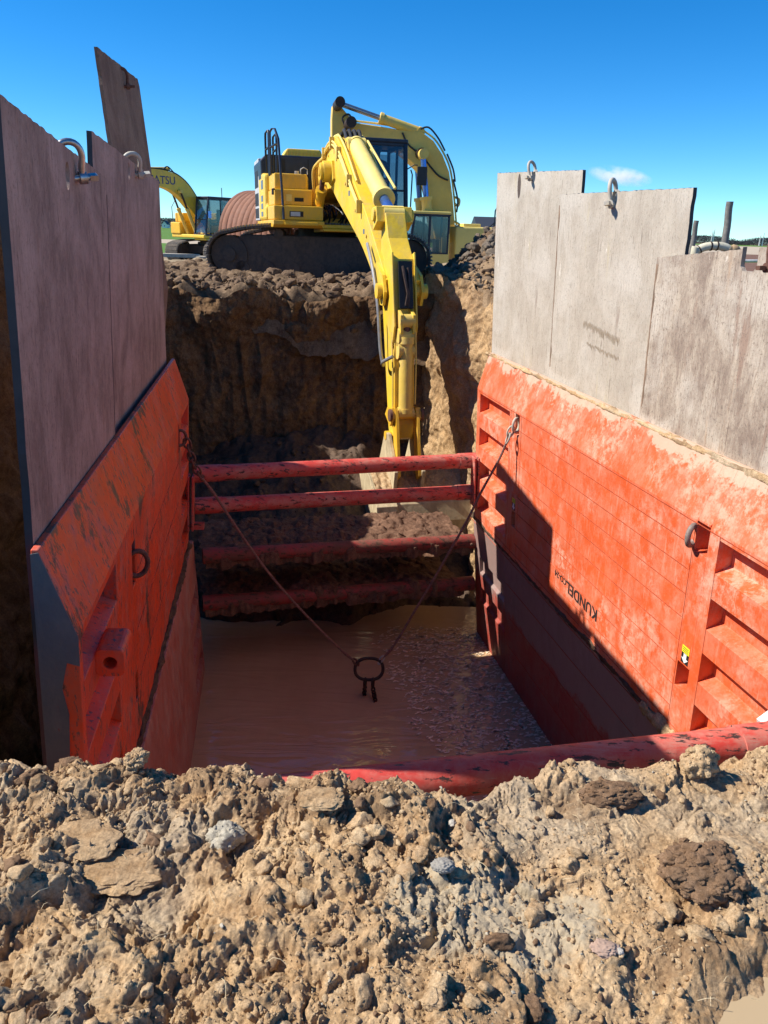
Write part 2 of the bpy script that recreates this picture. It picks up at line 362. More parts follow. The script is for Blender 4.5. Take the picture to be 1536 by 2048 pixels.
def scatter(name, m, pts, radii, seed=0, flat=.75, label=None, cat=None, sub=None, nvar=10, jag=.35):
    """many irregular lumps merged into one stuff mesh"""
    rng = np.random.RandomState(seed); VV = []; FF = []; off = 0
    var = {}
    for sb in (1, 2, 3):
        v, f = ICO[sb]; L = []
        for k in range(nvar):
            q = v.copy(); rg_ = np.random.RandomState(k+77)
            for _p in range(9):
                nn_ = rg_.normal(size=3); nn_ /= np.linalg.norm(nn_); dd_ = rg_.uniform(.45, .8); ex = q @ nn_-dd_; q = q-np.where(ex > 0, ex*.85, 0)[:, None]*nn_
            q = q*(1+jag*.8*fbm(v[:, 0]*2.2+k*5, v[:, 1]*2.2, v[:, 2]*2.2, 4, k+50, .7))[:, None]
            L.append(q)
        var[sb] = (L, f)
    for p, r in zip(pts, radii):
        sb = sub if sub else (1 if r < .011 else (2 if r < .03 else 3))
        L, f = var[sb]; v = L[rng.randint(nvar)]
        ax = rng.normal(size=3); ax /= np.linalg.norm(ax); R = np.array(Matrix.Rotation(rng.uniform(0, 6.3), 3, Vector(ax)))
        s = np.array([rng.uniform(.7, 1.3), rng.uniform(.7, 1.3), rng.uniform(.6, 1)])
        q = (v*s)@R.T; q[:, 2] *= flat
        VV.append(q*r+p); FF.append(f+off); off += len(v)
    o = obj(name, np.concatenate(VV), np.concatenate(FF), m, smooth=False)
    return kind(o, 'stuff', label, cat)

def text_mesh(txt, origin, X, Y, size, m, parent, name, lift=.004, extrude=.001, bold=0.0):
    cu = bpy.data.curves.new('t', 'FONT'); cu.body = txt; cu.size = size; cu.extrude = extrude; cu.offset = bold; cu.resolution_u = 3
    to = bpy.data.objects.new('t', cu); SC.collection.objects.link(to); bpy.context.view_layer.update()
    dg = bpy.context.evaluated_depsgraph_get(); me = bpy.data.meshes.new_from_object(to.evaluated_get(dg))
    X = Vector(X).normalized(); Y = Vector(Y).normalized(); N = X.cross(Y); O = Vector(origin)+N*lift
    vs = [O+X*v.co.x+Y*v.co.y+N*v.co.z for v in me.vertices]; fs = [tuple(p.vertices) for p in me.polygons]
    bpy.data.objects.remove(to); return obj(name, [tuple(v) for v in vs], fs, m, parent)

SPLITN = {'track_wheel', 'chain_links', 'boom_boss', 'hose', 'weld_seam', 'scrape_mark', 'rod_eye', 'pivot_boss', 'decal', 'louvre', 'pin_boss', 'jumper_hose', 'pipe_clip', 'cylinder_lug', 'hydraulic_pipe', 'bucket_tooth', 'boom_foot_hose', 'boom_foot_pipe', 'hose_clamp', 'panel_joint', 'handrail', 'box_vent', 'cylinder_line', 'slot_hose', 'boom_fitting', 'pipe_support', 'caution_plate', 'filler_cap', 'hood_joint', 'tool_box', 'engine_housing', 'bucket_linkage', 'stick_gusset', 'window_glass', 'cab_side', 'bucket_side'}
# ================================================================== TRENCH SHIELD FRAME
def wall(A, B, lean):
    d = Vector(B)-Vector(A); d.z = 0; L = d.length; d.normalize(); n = Vector((d.y, -d.x, 0))
    v = n*sin(lean)+Vector((0, 0, cos(lean))); nn = d.cross(v); return Vector(A), d, v, nn, L
WL = wall(V(PZ(60, 1100, .18)), V(PZ(343, 717, .18)), radians(3.6))
WR = wall(V(PZ(1536, 950, .18)), V(PZ(985, 705, .18)), radians(-2.9))
def WP(W, s, h, t):
    A, d, v, n, L = W; sg = 1 if W is WL else -1
    return A+d*s+v*h+n*(t*sg)
def wloc(W, x, y, t):
    A, d, v, n, L = W; sg = 1 if W is WL else -1; o = A+n*(t*sg); r = V(ray(x, y)); c = V(CAM)
    P = c+r*((o-c).dot(n)/r.dot(n)); q = P-o; return q.dot(d), q.dot(v), P

# ================================================================== SETTING: ground, banks, water
def sheet(name, pts, m, z):
    return kind(obj(name, [(x, y, z) for x, y in pts], [tuple(range(len(pts)))], m), 'structure')
# the bare ground as one sheet with a hole for the excavation
def ring_sheet(name, m, hole, R, z):
    x0, y0, x1, y1 = hole; vs = [(x0, y0, z), (x1, y0, z), (x1, y1, z), (x0, y1, z), (-R, -R, z), (R, -R, z), (R, R, z), (-R, R, z)]
    return kind(obj(name, vs, [(4, 5, 1, 0), (5, 6, 2, 1), (6, 7, 3, 2), (7, 4, 0, 3)], m), 'structure')
ring_sheet('ground', 'ground', (-9, -3, 4.6, 15), 3000, -.12)
sheet('grass_field', [(-60, 48), (8, 48), (8, 75), (-60, 75)], 'grass', -.05)
sheet('grass_field', [(6, 20), (60, 20), (60, 46), (6, 46)], 'grass', -.05)
sheet('dirt_track', [(-60, 75.05), (7.9, 75.05), (7.9, 95), (-60, 95)], 'stubble', -.05)
sheet('grass_field', [(-150, 95.05), (7.9, 95.05), (7.9, 330), (-150, 330)], 'grass', -.05)
sheet('ploughed_field', [(8.05, 46.1), (200, 46.1), (200, 120), (8.05, 120)], 'plough', -.05)
sheet('stubble_field', [(8.05, 120.1), (400, 120.1), (400, 380), (8.05, 380)], 'stubble', -.05)
sheet('grass_field', [(-300, 330.1), (300, 380.1), (300, 600), (-300, 600)], 'grass', -.07)

# near mound, fine grid
def lip(x):
    return np.interp(x, [-3, -1.18, -.86, -.72, -.4, -.2, .15, .23, .55, 1.06, 1.3, 3], [1.9, 1.86, 1.86, 1.9, 1.89, 1.82, 1.76, 1.82, 1.9, 1.98, 2.03, 2.2])
def bil(x, y, s, o=3, g=.5): return np.abs(fbm(x, y, 0, o, s, g))
def near_h(x, y, det=True):
    b = .05*fbm(x*1.1, y*1.1, 0, 3, 5)-.045-.02*sstep(.5, .9, x)*sstep(1.62, 1.15, y)
    b = b+.045*sstep(.25, .0, np.abs(y-lip(x)+.06))*(.45+.5*fbm(x*2.2, 0*y, 0, 2, 71))+.04*sstep(-.1, -.45, x)*sstep(1.5, 1.8, y)
    w = fbm(x*6, y*6, 0, 4, 11)*.045+fbm(x*25, y*25, 0, 4, 13)*.010; w1 = fbm(x*6, y*6, 3, 4, 12)*.045+fbm(x*25, y*25, 3, 4, 14)*.010; wx = x+w; wy = y+w1
    rough = sstep(-.25, .25, fbm(x*1.9+2, y*1.9, 0, 3, 21)+.3*sstep(1.5, 1.8, y)+.12*sstep(.1, -.5, x)-.3*sstep(.35, .8, x)*sstep(1.75, 1.4, y))
    h = b+rough*(.030*clods(wx/.21, wy/.21, 31, (.3, .7), .4)+.026*clods(wx/.10, wy/.10, 41, (.3, .75), .5))
    # ledges of packed clay broken off along crumbling edges
    w2 = fbm(x*9, y*9, 5, 5, 15, .6)*.04
    q1 = fbm((x+w2)*1.9+4, (y+w2)*1.9, 0, 2, 17); q2 = fbm((x+w2)*3.6, (y-w2)*3.6+2, 0, 2, 19); q3 = fbm((x-w2)*7, (y+w2)*7+2, 0, 2, 20)
    h = h+.030*sstep(-.02, .10, q1)+.020*sstep(.12, .22, q2)-.024*sstep(-.15, -.3, q2)+.012*sstep(.1, .2, q3)
    # crumbs: rounded bumps with sharp crevices between, at falling sizes
    a = .22+.78*rough
    h = h+.050*a*(bil(wx*3.2, wy*3.2, 81)-.3)+.028*a*(bil(wx*7.5, wy*7.5, 83)-.3)+.019*a*(bil(wx*17, wy*17, 85)-.3)+.0125*(.35+.65*rough)*(bil(wx*38, wy*38, 87)-.3)+.0075*(.5+.5*rough)*(bil(wx*85, wy*85, 89, 2)-.3)
    h = h+(.25+.75*rough)*(.016*clods(wx/.045, wy/.045, 51, (.2, .7), .55)+.008*clods(wx/.021, wy/.021, 61, (.2, .75), .6))
    h = h+.02*(1-rough)*fbm((x*.8+y*.6)*7, (y*.8-x*.6)*1.6, 0, 4, 97)
    pd = np.sqrt(((x-1.12)/.22)**2+((y-1.15)/.13)**2)+.35*fbm(x*5, y*5, 0, 4, 7)
    k = sstep(.85, 1.7, pd); h = np.where(pd < 1.7, h*k+(-.085)*(1-k), h)
    e = y-lip(x)-.03*fbm(x*6, 0*y, 0, 3, 99)
    h = h-np.where(e > 0, .8*e+1.9*e*e, 0)
    return h
xs = np.arange(-1.9, 2.2, .0033); ys = np.arange(.66, 2.5, .0033)
X, Y = np.meshgrid(xs, ys, indexing='ij'); Z = near_h(X, Y)
ox = .011*fbm(X*16, Y*16, 7, 5, 101, .6); oy = .011*fbm(X*16, Y*16, 9, 5, 102, .6)
nm_t = M['dirt_near'].node_tree; nn = NT(nm_t); pbs = nm_t.nodes['Principled BSDF']; cur = pbs.inputs['Base Color'].links[0].from_socket
mp_ = nn.map((1/.30, 1/.16, 0), loc=(-.30/.30, -1.40/.16, 0)); ln_ = nm_t.nodes.new('ShaderNodeVectorMath'); ln_.operation = 'LENGTH'; nm_t.links.new(mp_, ln_.inputs[0])
gm_ = nn.ramp(nn.math('ADD', ln_.outputs['Value'], nn.math('MULTIPLY', nn.noise(scale=7, det=10, rough=.75), 1.6)), [(.0, .8), (.01, .8)]) if False else nn.ramp(nn.math('MULTIPLY', nn.math('ADD', ln_.outputs['Value'], nn.math('MULTIPLY', nn.noise(scale=7, det=10, rough=.75), 1.6)), .5), [(.80, .8), (.92, 0.)]); ds_ = nn.math('MULTIPLY', nn.ramp(nn.noise(scale=1.9, det=8, rough=.7, loc=(3, 1, 0)), [(.56, 0.), (.60, .7)]), 1.)
c_ = nn.mix(ds_, cur, (.20, .125, .07)); nm_t.links.new(nn.mix(gm_, c_, (.43, .36, .255)), pbs.inputs['Base Color'])
near = obj('ground', np.stack([X+ox, Y+oy, Z], -1).reshape(-1, 3), grid_faces(len(xs), len(ys)), 'dirt_near', smooth=False); kind(near, 'structure')
def nh(x, y):
    x = np.asarray([x], float); y = np.asarray([y], float); return float(near_h(x, y)[0])
pm, pt, pb = mat('tan_puddle_water', .06); pn = NT(pt); pb.inputs['Base Color'].default_value = (.42, .31, .18, 1); pn.bump(pb, pn.noise(scale=9, det=3), .002, .4)
M['puddle'] = pm
kind(obj('puddle_water', [(1.10+.46*cos(a), 1.16+.34*sin(a), -.066) for a in np.linspace(0, 2*pi, 40, endpoint=False)], [tuple(range(40))], 'puddle'), 'structure')
# coarser ground around and behind the viewer
xs = np.linspace(-9.2, 4.8, 160); ys = np.linspace(-3.2, 2.3, 70); X, Y = np.meshgrid(xs, ys, indexing='ij')
e = np.clip(Y-lip(X)+.15, 0, 9)
shade_pile = 1.55*np.exp(-(((X+2.95)/.75)**2+((Y-2.0)/.75)**2))  # unseen mound added left of the view to shade the lip
Z = -.06+.08*fbm(X, Y, 0, 5, 5)+shade_pile*(1+.2*fbm(X*3, Y*3, 0, 4, 8))-1.5*e*(X > -2.2)-.07
kind(obj('ground', np.stack([X, Y, Z], -1).reshape(-1, 3), grid_faces(160, 70), 'dirt_near', smooth=True), 'structure')
# crumbs and clods on the mound
rng = np.random.RandomState(3)
def crumbs(n, m, seed, label, lo, hi, big, sel):
    rng = np.random.RandomState(seed); px = rng.uniform(-1.7, 1.9, n*4); py = rng.uniform(.9, 2.12, n*4)
    keep = (py < lip(px)+.06) & ((fbm(px*2.2, py*2.2, 0, 3, sel)+.4*sstep(1.4, 1.8, py)) > rng.uniform(-.5, .6, n*4)) & (((px-1.10)/.36)**2+((py-1.16)/.23)**2 > 1)
    px = px[keep][:n]; py = py[keep][:n]; rr = lo+(hi-lo)*rng.power(.3, len(px))**1.8; rr = np.where(rng.rand(len(px)) < big, rng.uniform(.018, .038, len(px)), rr)
    pz = near_h(px, py)+rr*.2
    scatter('dirt_crumbs', m, np.stack([px, py, pz], 1), rr, seed, .8, label, 'clay crumbs')
crumbs(12000, 'dirt_clod', 3, 'loose tan clay crumbs strewn over the near mound', .0025, .011, .012, 21)
crumbs(1500, 'dirt_dark', 4, 'dark brown topsoil crumbs on the near mound', .0025, .013, .012, 44)
crumbs(500, 'dirt_grey', 5, 'pale grey clay crumbs on the near mound', .0025, .008, .0, 63)
# straw and root fibres
mb = MB()
for i in range(200):
    x = random.uniform(-1.5, 1.6); y = random.uniform(1., 2.0)
    if y > float(lip(x)): continue
    z = nh(x, y)+.006; a = random.uniform(0, 6.3); L = random.uniform(.015, .06); c = random.uniform(-.5, .5)
    p = [Vector((x+L*t*cos(a+c*t), y+L*t*sin(a+c*t), z+.012*sin(t*3)+random.uniform(0, .004))) for t in (0, .33, .66, 1)]
    mb.tube(p, .0007, 3, caps=False)
M['straw'] = simple('dry_straw', (.52, .42, .26), .8)
kind(mb.build('straw_fibres', 'straw'), 'stuff', 'dry root and straw fibres on the clay mound', 'straw')

def big_clod(px_, py_, r, m, label, cat, name='dirt_clod', z=None, sq=(1, 1, .75), amp=.45, seed=1, sub=5, fr=1.5, sink=.3, fin=.16):
    P = PZ(px_, py_, .03 if z is None else z); v, f = ICO[sub]
    q = v*(1+amp*fbm(v[:, 0]*fr+seed, v[:, 1]*fr, v[:, 2]*fr, 3, seed)+fin*fbm(v[:, 0]*6+seed, v[:, 1]*6, v[:, 2]*6, 4, seed+3))[:, None]*np.array(sq)*r
    zz = P[2] if z is not None else nh(P[0], P[1])+r*sink
    c = np.array([P[0], P[1], zz]); o = obj(name, q+c, f, m, smooth=False, loc=tuple(c)); return tag(o, label, cat)
def crumb_clod(px_, py_, r, m, label, seed, sq=(1, 1, .75), n=170, sink=.25):
    """a clod made of crumbs pressed together round a core"""
    P = PZ(px_, py_, .02); c = np.array([P[0], P[1], nh(P[0], P[1])+r*sink]); rg = np.random.RandomState(seed); VV = []; FF = []; off = 0
    v, f = ICO[4]; core = v*(1+.30*fbm(v[:, 0]*1.4+seed, v[:, 1]*1.4, v[:, 2]*1.4, 3, seed)+.10*bil(v[:, 0]*5+seed, v[:, 1]*5+v[:, 2]*4, seed+2))[:, None]*.86
    VV.append(core); FF.append(f); off = len(v); v3, f3 = ICO[3]
    for i in range(n):
        k = rg.randint(len(v)); q = core[k]*rg.uniform(.86, 1.04); rr = .06+.17*rg.power(.6)
        if v[k][2] < -.4: continue
        u = v3.copy()
        for _ in range(8):
            nn_ = rg.normal(size=3); nn_ /= np.linalg.norm(nn_); ex = u @ nn_-rg.uniform(.45, .85); u = u-np.where(ex > 0, ex*.85, 0)[:, None]*nn_
        u = u*(1+.28*fbm(v3[:, 0]*2.4+i, v3[:, 1]*2.4, v3[:, 2]*2.4, 4, seed+i, .7))[:, None]*rg.uniform(.7, 1.25, 3)
        VV.append(u*rr+q); FF.append(f3+off); off += len(v3)
    q = np.concatenate(VV)*np.array(sq)*r+c; o = obj('dirt_clod', q, np.concatenate(FF), m, loc=tuple(c)); return tag(o, label, 'clod')
crumb_clod(1400, 1745, .105, 'dirt_dark', 'large dark brown crumbly clod at the right of the mound', 21, (1.15, .85, .6), 300, .05)
crumb_clod(1225, 1590, .075, 'dirt_dark', 'dark brown crumbly clod near the mound edge beneath the strut', 33, (1.3, .7, .55), 200, .1)
crumb_clod(452, 1640, .055, 'dirt_grey', 'pale grey clay lump on the left of the mound', 14, (.95, .8, .8), 90, .3)
crumb_clod(1395, 1535, .056, 'dirt_clod', 'rounded tan clay clod on the mound edge touching the near red strut', 5, (1, .9, 1.1), 120, .6)
big_clod(272, 1528, .032, 'dirt_clod', 'small pale clod perched alone on the mound edge in front of the left shield', 'clod', seed=9, sink=.9)
big_clod(885, 1745, .026, 'stone', 'smooth blue grey oval stone in the middle of the mound', 'stone', 'stone', seed=2, sq=(1.15, .8, .5), amp=.1, sub=4, sink=1.1)
big_clod(1212, 1875, .03, 'rock_pink', 'flat pinkish stone half buried in the smooth clay', 'stone', 'stone', seed=4, sq=(1.2, .8, .4), amp=.25, sub=4, sink=.4)
big_clod(1243, 1883, .009, 'pebble', 'tiny white pebble right beside the pinkish stone', 'pebble', 'pebble', seed=6, amp=.15, sub=3, sink=.9)
big_clod(905, 1636, .011, 'pebble', 'small whitish pebble near the mound edge below the red strut', 'pebble', 'pebble', seed=8, amp=.25, sub=3, sink=.7)
big_clod(160, 1655, .085, 'dirt_near', 'flat smooth slab of tan clay on the left of the mound', 'clod', seed=41, fin=.02, fr=1.3, sq=(1.1, .8, .17), amp=.35, sink=.35)
big_clod(235, 1710, .1, 'dirt_near', 'flat tan clay slab below the other slab on the left of the mound', 'clod', seed=47, fin=.02, fr=1.3, sq=(1., .7, .16), amp=.35, sink=.3)
big_clod(640, 1625, .055, 'dirt_near', 'small flat clay flake at the mound edge left of the strut', 'clod', seed=52, fin=.02, fr=1.3, sq=(1.1, .7, .2), amp=.4, sink=.4)

# ---- excavation banks: a sheet swept along a plan path, displaced along its normal
def bank(name, plan, z0f, z1, m, nu, nv, amp=.14, seed=0, slope=.2, gro=.5, parent=None, over=.1, hout=None, cut=None):
    """plan: list of (x, y, ztop); interior is on the left of the travel direction"""
    P = np.array(plan, float); seg = np.sqrt((np.diff(P[:, :2], axis=0)**2).sum(1)); cs = np.concatenate([[0], np.cumsum(seg)])
    u = np.linspace(0, cs[-1], nu); x = np.interp(u, cs, P[:, 0]); y = np.interp(u, cs, P[:, 1]); zt = np.interp(u, cs, P[:, 2])
    tx = np.gradient(x, u); ty = np.gradient(y, u); L = np.hypot(tx, ty); nx = -ty/L; ny = tx/L
    k = 9; ker = np.ones(k)/k; nx = np.convolve(np.pad(nx, k//2, 'edge'), ker, 'valid'); ny = np.convolve(np.pad(ny, k//2, 'edge'), ker, 'valid')
    w = np.linspace(0, 1, nv); U, Wv = np.meshgrid(u, w, indexing='ij')
    zt = zt+.12*fbm(u*1.3, u*0, 0, 4, seed+5)
    Zz = zt[:, None]+(z1-zt[:, None])*Wv
    dep = zt[:, None]-Zz
    D = slope*dep
    D = D+amp*1.3*fbm(U*.55, Zz*.6, 0, 4, seed)+amp*.8*fbm(U*2.2, Zz*1.6, 0, 5, seed+1)+amp*gro*(1-np.abs(fbm(U*2.4, Zz*.35, 0, 3, seed+2)))*sstep(.4, 1.2, dep)
    r = clods(U/.42+.3*fbm(U*2, Zz*2, 0, 2, 4), Zz/.42, seed+8, (.3, .75), .6)*.42+clods(U/.16, Zz/.16, seed+9, (.3, .8), .7)*.16*.7+clods(U/.07, Zz/.07, seed+19, (.3, .8), .7)*.07*.7
    D = D+r*(.35+.65*sstep(.15, -.4, fbm(U*.8, Zz*.8, 0, 3, seed+6)))*(.6+.4*sstep(1.0, .2, dep))*amp*2.8
    D = D+over*sstep(1.1, .1, dep)*(1+.8*fbm(U*1.1, Zz*0, 0, 4, seed+12))+.02*fbm(U*9, Zz*9, 0, 4, seed+3)
    XX = x[:, None]+nx[:, None]*D; YY = y[:, None]+ny[:, None]*D
    o = obj(name, np.stack([XX, YY, Zz], -1).reshape(-1, 3), grid_faces(nu, nv), m); return kind(o, 'structure')
# travelling so the trench is on the left: far wall from left to right is travelled right-to-left => reverse
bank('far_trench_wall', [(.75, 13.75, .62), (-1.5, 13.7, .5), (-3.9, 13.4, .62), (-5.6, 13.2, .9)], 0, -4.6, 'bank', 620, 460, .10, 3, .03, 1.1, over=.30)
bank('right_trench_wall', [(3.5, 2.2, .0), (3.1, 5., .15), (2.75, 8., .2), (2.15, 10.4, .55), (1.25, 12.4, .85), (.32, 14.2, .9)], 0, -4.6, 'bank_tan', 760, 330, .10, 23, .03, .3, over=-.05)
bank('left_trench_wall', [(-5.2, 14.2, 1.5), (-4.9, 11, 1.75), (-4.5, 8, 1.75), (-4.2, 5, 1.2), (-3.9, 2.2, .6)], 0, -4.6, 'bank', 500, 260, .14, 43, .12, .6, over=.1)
# earth behind the banks: left berm, pad under the machine, spoil ridge on the right
def terr(name, x0, x1, y0, y1, st, fn, m, smooth=False):
    xs = np.arange(x0, x1, st); ys = np.arange(y0, y1, st); X, Y = np.meshgrid(xs, ys, indexing='ij')
    return kind(obj(name, np.stack([X, Y, fn(X, Y)], -1).reshape(-1, 3), grid_faces(len(xs), len(ys)), m, smooth=smooth), 'structure')
def lumps(X, Y, s, a):
    wx = X+.1*fbm(X*3, Y*3, 0, 3, s); wy = Y+.1*fbm(X*3, Y*3, 4, 3, s)
    return a*(.5*.5*clods(wx/.5, wy/.5, s, (.3, .75), .6)+.2*.6*clods(wx/.2, wy/.2, s+9, (.3, .8), .75)+.09*.6*clods(wx/.09, wy/.09, s+19, (.3, .8), .75))+.08*a*fbm(X*1.5, Y*1.5, 0, 5, s+3)
def berm_l(X, Y):
    top = np.interp(Y, [2, 5, 8, 11, 14], [.6, 1.2, 1.75, 1.75, 1.5]); edge = np.interp(Y, [2.2, 5, 8, 11, 14.2], [-3.9, -4.2, -4.5, -4.9, -5.2])
    h = top*sstep(-9, -6, X)*1.0
    return np.where(X > edge+.05, -5+0*X, h+lumps(X, Y, 210, .7)-.1)
terr('left_spoil_bank', -9.2, -4.0, 2.2, 14.6, .05, berm_l, 'bank')
def pad_h(X, Y):
    b = .5+.06*fbm(X*.7, Y*.7, 0, 3, 301)
    b = np.where(X < -4.2, b+.25*sstep(-4.2, -5.2, X)*sstep(17, 15, Y), b)
    track = np.exp(-((X+1.6)/3.2)**4)*sstep(16.8, 17.6, Y)*sstep(22.5, 21, Y)
    h = b+lumps(X, Y, 310, .9)*(1-.75*track)
    h = h+.30*np.exp(-((Y-17.35)/.35)**2)*np.exp(-((X+1.2)/3.2)**4)*(.5+.7*fbm(X*1.4, Y*2, 0, 3, 318))*.8
    # churned ridge rising to the spoil at the right
    h = h+1.25*np.exp(-(((X-2.75)/1.2)**2+((Y-18.6)/2.0)**2))*(1+.12*fbm(X*2, Y*2, 0, 4, 322))
    h = h+.75*np.exp(-(((X-2.6)/1.2)**2+((Y-15)/1.6)**2))
    h = h*(1-sstep(26, 30, Y))*(1-sstep(-12, -16, -X*-1.0)) if False else h
    h = h*(1-sstep(24, 30, Y))-.2*sstep(24, 30, Y)
    h = np.where(X > 5, h*(1-sstep(5, 9, X))-.15*sstep(5, 9, X), h)
    lipy = np.interp(X, [-5.6, -3.9, -1.5, .5, .75], [13.25, 13.45, 13.75, 13.8, 13.8])
    e = lipy-Y; xe = np.interp(Y, [8, 10.4, 12.4, 14.2], [2.75, 2.15, 1.25, .32])
    inside = (e > 0) & (X < xe)
    h = np.where(inside, h-e*2.6, h)
    return h
terr('machine_pad', -9.5, 6.0, 13.35, 24, .045, pad_h, 'pad')
terr('machine_pad', -14.0, 12.0, 23.95, 31, .12, pad_h, 'ground', True)
def spoil_r(X, Y): 
    xe = np.interp(Y, [2.2, 5, 8, 10.4, 12.4, 14.2], [3.5, 3.1, 2.75, 2.15, 1.25, .32]); zt = np.interp(Y, [2.2, 5, 8, 10.4, 12.4, 14.2], [0, .15, .2, .55, .85, .9])
    h = zt*(1-sstep(.8, 2.6, X-xe))+lumps(X, Y, 410, .8)*.8-.04
    return np.where(X < xe+.02, -5., h)
terr('right_trench_edge', .4, 6.4, 2.2, 14.2, .05, spoil_r, 'pad')
# clods strewn over the pad edge and the spoil ridge
rng = np.random.RandomState(11)
px = rng.uniform(-6, 5, 5200); py = rng.uniform(13.5, 19.5, 5200); k = rng.rand(5200) < np.where(py < 15.3, .9, np.where(px > 1, .9, .35)); k &= ~((np.abs(px+1.6) < 2.9) & (np.abs(py-19.4) < 2.0)); px, py = px[k], py[k]
rr = .025+.12*rng.power(.35, len(px))**2; gz = pad_h(px, py)+rr*.35
sel = (px > .9) & (py > 15.6)
scatter('earth_clods', 'pad_clod', np.stack([px, py, gz], 1)[~sel], rr[~sel], 12, .85, 'brown earth clods churned up along the trench edge', 'earth clods', sub=2)
scatter('spoil_clods', 'spoil', np.stack([px, py, gz], 1)[sel], rr[sel]*1.25, 13, .85, 'grey brown clods of the spoil heap right of the big excavator', 'spoil clods', sub=2)
px = rng.uniform(1.2, 2.6, 500); py = rng.uniform(11., 14, 500)
gz = spoil_r(px, py); k = gz > -1; rr = .02+.09*rng.power(.35, 500)**2
scatter('bank_clods', 'bank_tan', np.stack([px, py, gz+rr*.3], 1)[k], rr[k], 14, .85, 'tan clods on the right trench edge', 'earth clods', sub=2)
# slope of loose earth at the far end of the shield
def floor_h(X, Y):
    c = np.interp(Y, [9.0, 9.9, 10.6, 11.6, 12.6, 14.2], [-4.6, -4.1, -3.5, -3.0, -2.6, -2.0])
    c = c+.4*np.exp(-((X+1.4)/1.6)**2)*sstep(9.6, 10.6, Y)-.55*sstep(-.5, .3, X)*sstep(12.6, 11.6, Y)
    return c+lumps(X, Y, 510, .8)+.1*fbm(X*2, Y*2, 0, 4, 515)-.1
terr('trench_floor', -5.4, 3.2, 8.9, 14.2, .032, floor_h, 'mud_dark')
px = rng.uniform(-3.4, 1.7, 700); py = rng.uniform(9.9, 13., 700); rr = .015+.07*rng.power(.3, 700)**2
scatter('mud_clods', 'mud_dark', np.stack([px, py, floor_h(px, py)+rr*.3], 1), rr, 15, .8, 'wet red brown mud clods on the slope at the far end of the trench', 'mud clods', sub=2)
kind(obj('trench_bed', [(-6, 2, -4.7), (4, 2, -4.7), (4, 14.5, -4.7), (-6, 14.5, -4.7)], [(0, 1, 2, 3)], 'mud_dark'), 'structure')

# ---- muddy water
wm, wt, wb = mat('muddy_brown_water', .015); n = NT(wt)
wb.inputs['IOR'].default_value = 1.5; wb.inputs['Specular IOR Level'].default_value = .6
base = n.mix(n.ramp(n.noise(sc=(1, .4, 1), scale=1.2, det=4), [(.35, 0.), (.65, 1.)]), (.48, .31, .17), (.56, .37, .21))
n.to(base, wb.inputs['Base Color'])
b1 = n.bump(wb, n.noise(sc=(.45, 2.0, 1), scale=1.7, det=4, rough=.5, dist=1.2, rot=(0, 0, .25)), .05, .5)
wv = 110
xs = np.linspace(-6, 4, 3); 
kind(obj('water', [(-6, 1.5, -4.), (4, 1.5, -4.), (4, 10.6, -4.), (-6, 10.6, -4.)], [(0, 1, 2, 3)], 'mud_dark'), 'structure').data.materials[0] = wm
# foam flecks floating at the right side
mb = MB(); rg = random.Random(4); cnt = 0
while cnt < 3300:
    x = rg.uniform(-.5, 2.6); y = rg.uniform(5.6, 9.9)
    edge = .05+.28*max(0, 8.6-y)+.25*float(vnoise([x*2], [y*2], 0, 3)[0])
    if x < edge: continue
    if rg.random() > min(1, (x-edge)*2.2+.25): continue
    cnt += 1
    L = rg.uniform(.014, .05); w = L*rg.uniform(.45, .9); a = rg.uniform(-.9, .9)+.2; k = 6; c = rg.uniform(-.6, .6)
    pts = []
    for i in range(k):
        t = i/(k-1); u = (t-.5)*2*L; pts.append((u, c*u*u/L+w*.5*sqrt(max(0, 1-(2*t-1)**2))*rg.uniform(.6, 1.2)))
    for i in range(k-1, -1, -1):
        t = i/(k-1); u = (t-.5)*2*L
        if 0 < i < k-1: pts.append((u, c*u*u/L-w*.5*sqrt(max(0, 1-(2*t-1)**2))*rg.uniform(.6, 1.2)))
    q = [(x+u*cos(a)-v*sin(a), y+(u*sin(a)+v*cos(a)), -3.996) for u, v in pts]
    mb.add([(p[0], p[1], -3.992) for p in q], [tuple(range(len(q)))])
M['foam'] = simple('dirty_pink_foam', (.95, .74, .52), .7, 0, .4, 30)
kind(mb.build('foam_flecks', 'foam'), 'stuff', 'dirty pink foam flecks floating on the right of the brown water', 'foam')
# ================================================================== TRENCH SHIELDS
def side_panel(W, segs, Tf, h0, h1, bevel, m, parent, name='side_wall', seams=(), endbev=None):
    """segs: (s_a, s_b, [(h_top, h_bot, depth, ledge)])"""
    mb = MB()
    for sa, sb, slots in segs:
        poly = [(0, h0)]
        if bevel: poly += [(.035, h0), (Tf(h0-bevel), h0-bevel)]
        else: poly += [(Tf(h0), h0)]
        for ht, hb, dp, lg in slots: poly += [(Tf(ht), ht), (Tf(ht)-dp, ht-.012), (Tf(ht)-dp, hb+lg), (Tf(hb), hb)]
        poly += [(Tf(h1), h1), (0, h1)]
        mb.prism(poly, lambda t, h, s: WP(W, s, h, t), sa, sb)
    o = mb.build(name, m, parent, bevel=.006)
    # raised weld seams along the smooth middle part
    sm = MB()
    for (sa, sb, h) in seams:
        t = Tf(h); t = t if h < h0-bevel-.001 else .035+(Tf(h)-.035)*(h0-h)/bevel
        a = WP(W, sa, h, t+.0015); b = WP(W, sb, h, t+.0015); sm.beam(a, b, .007, .004, up=W[2])
    if seams: sm.build('weld_seam', 'seam', o)
    return o
rowsN = [-.50, -.95, -1.40, -1.85]
def pk(h, dp=.12): return (h, h-.25, dp, .045)
TU = lambda h: .19
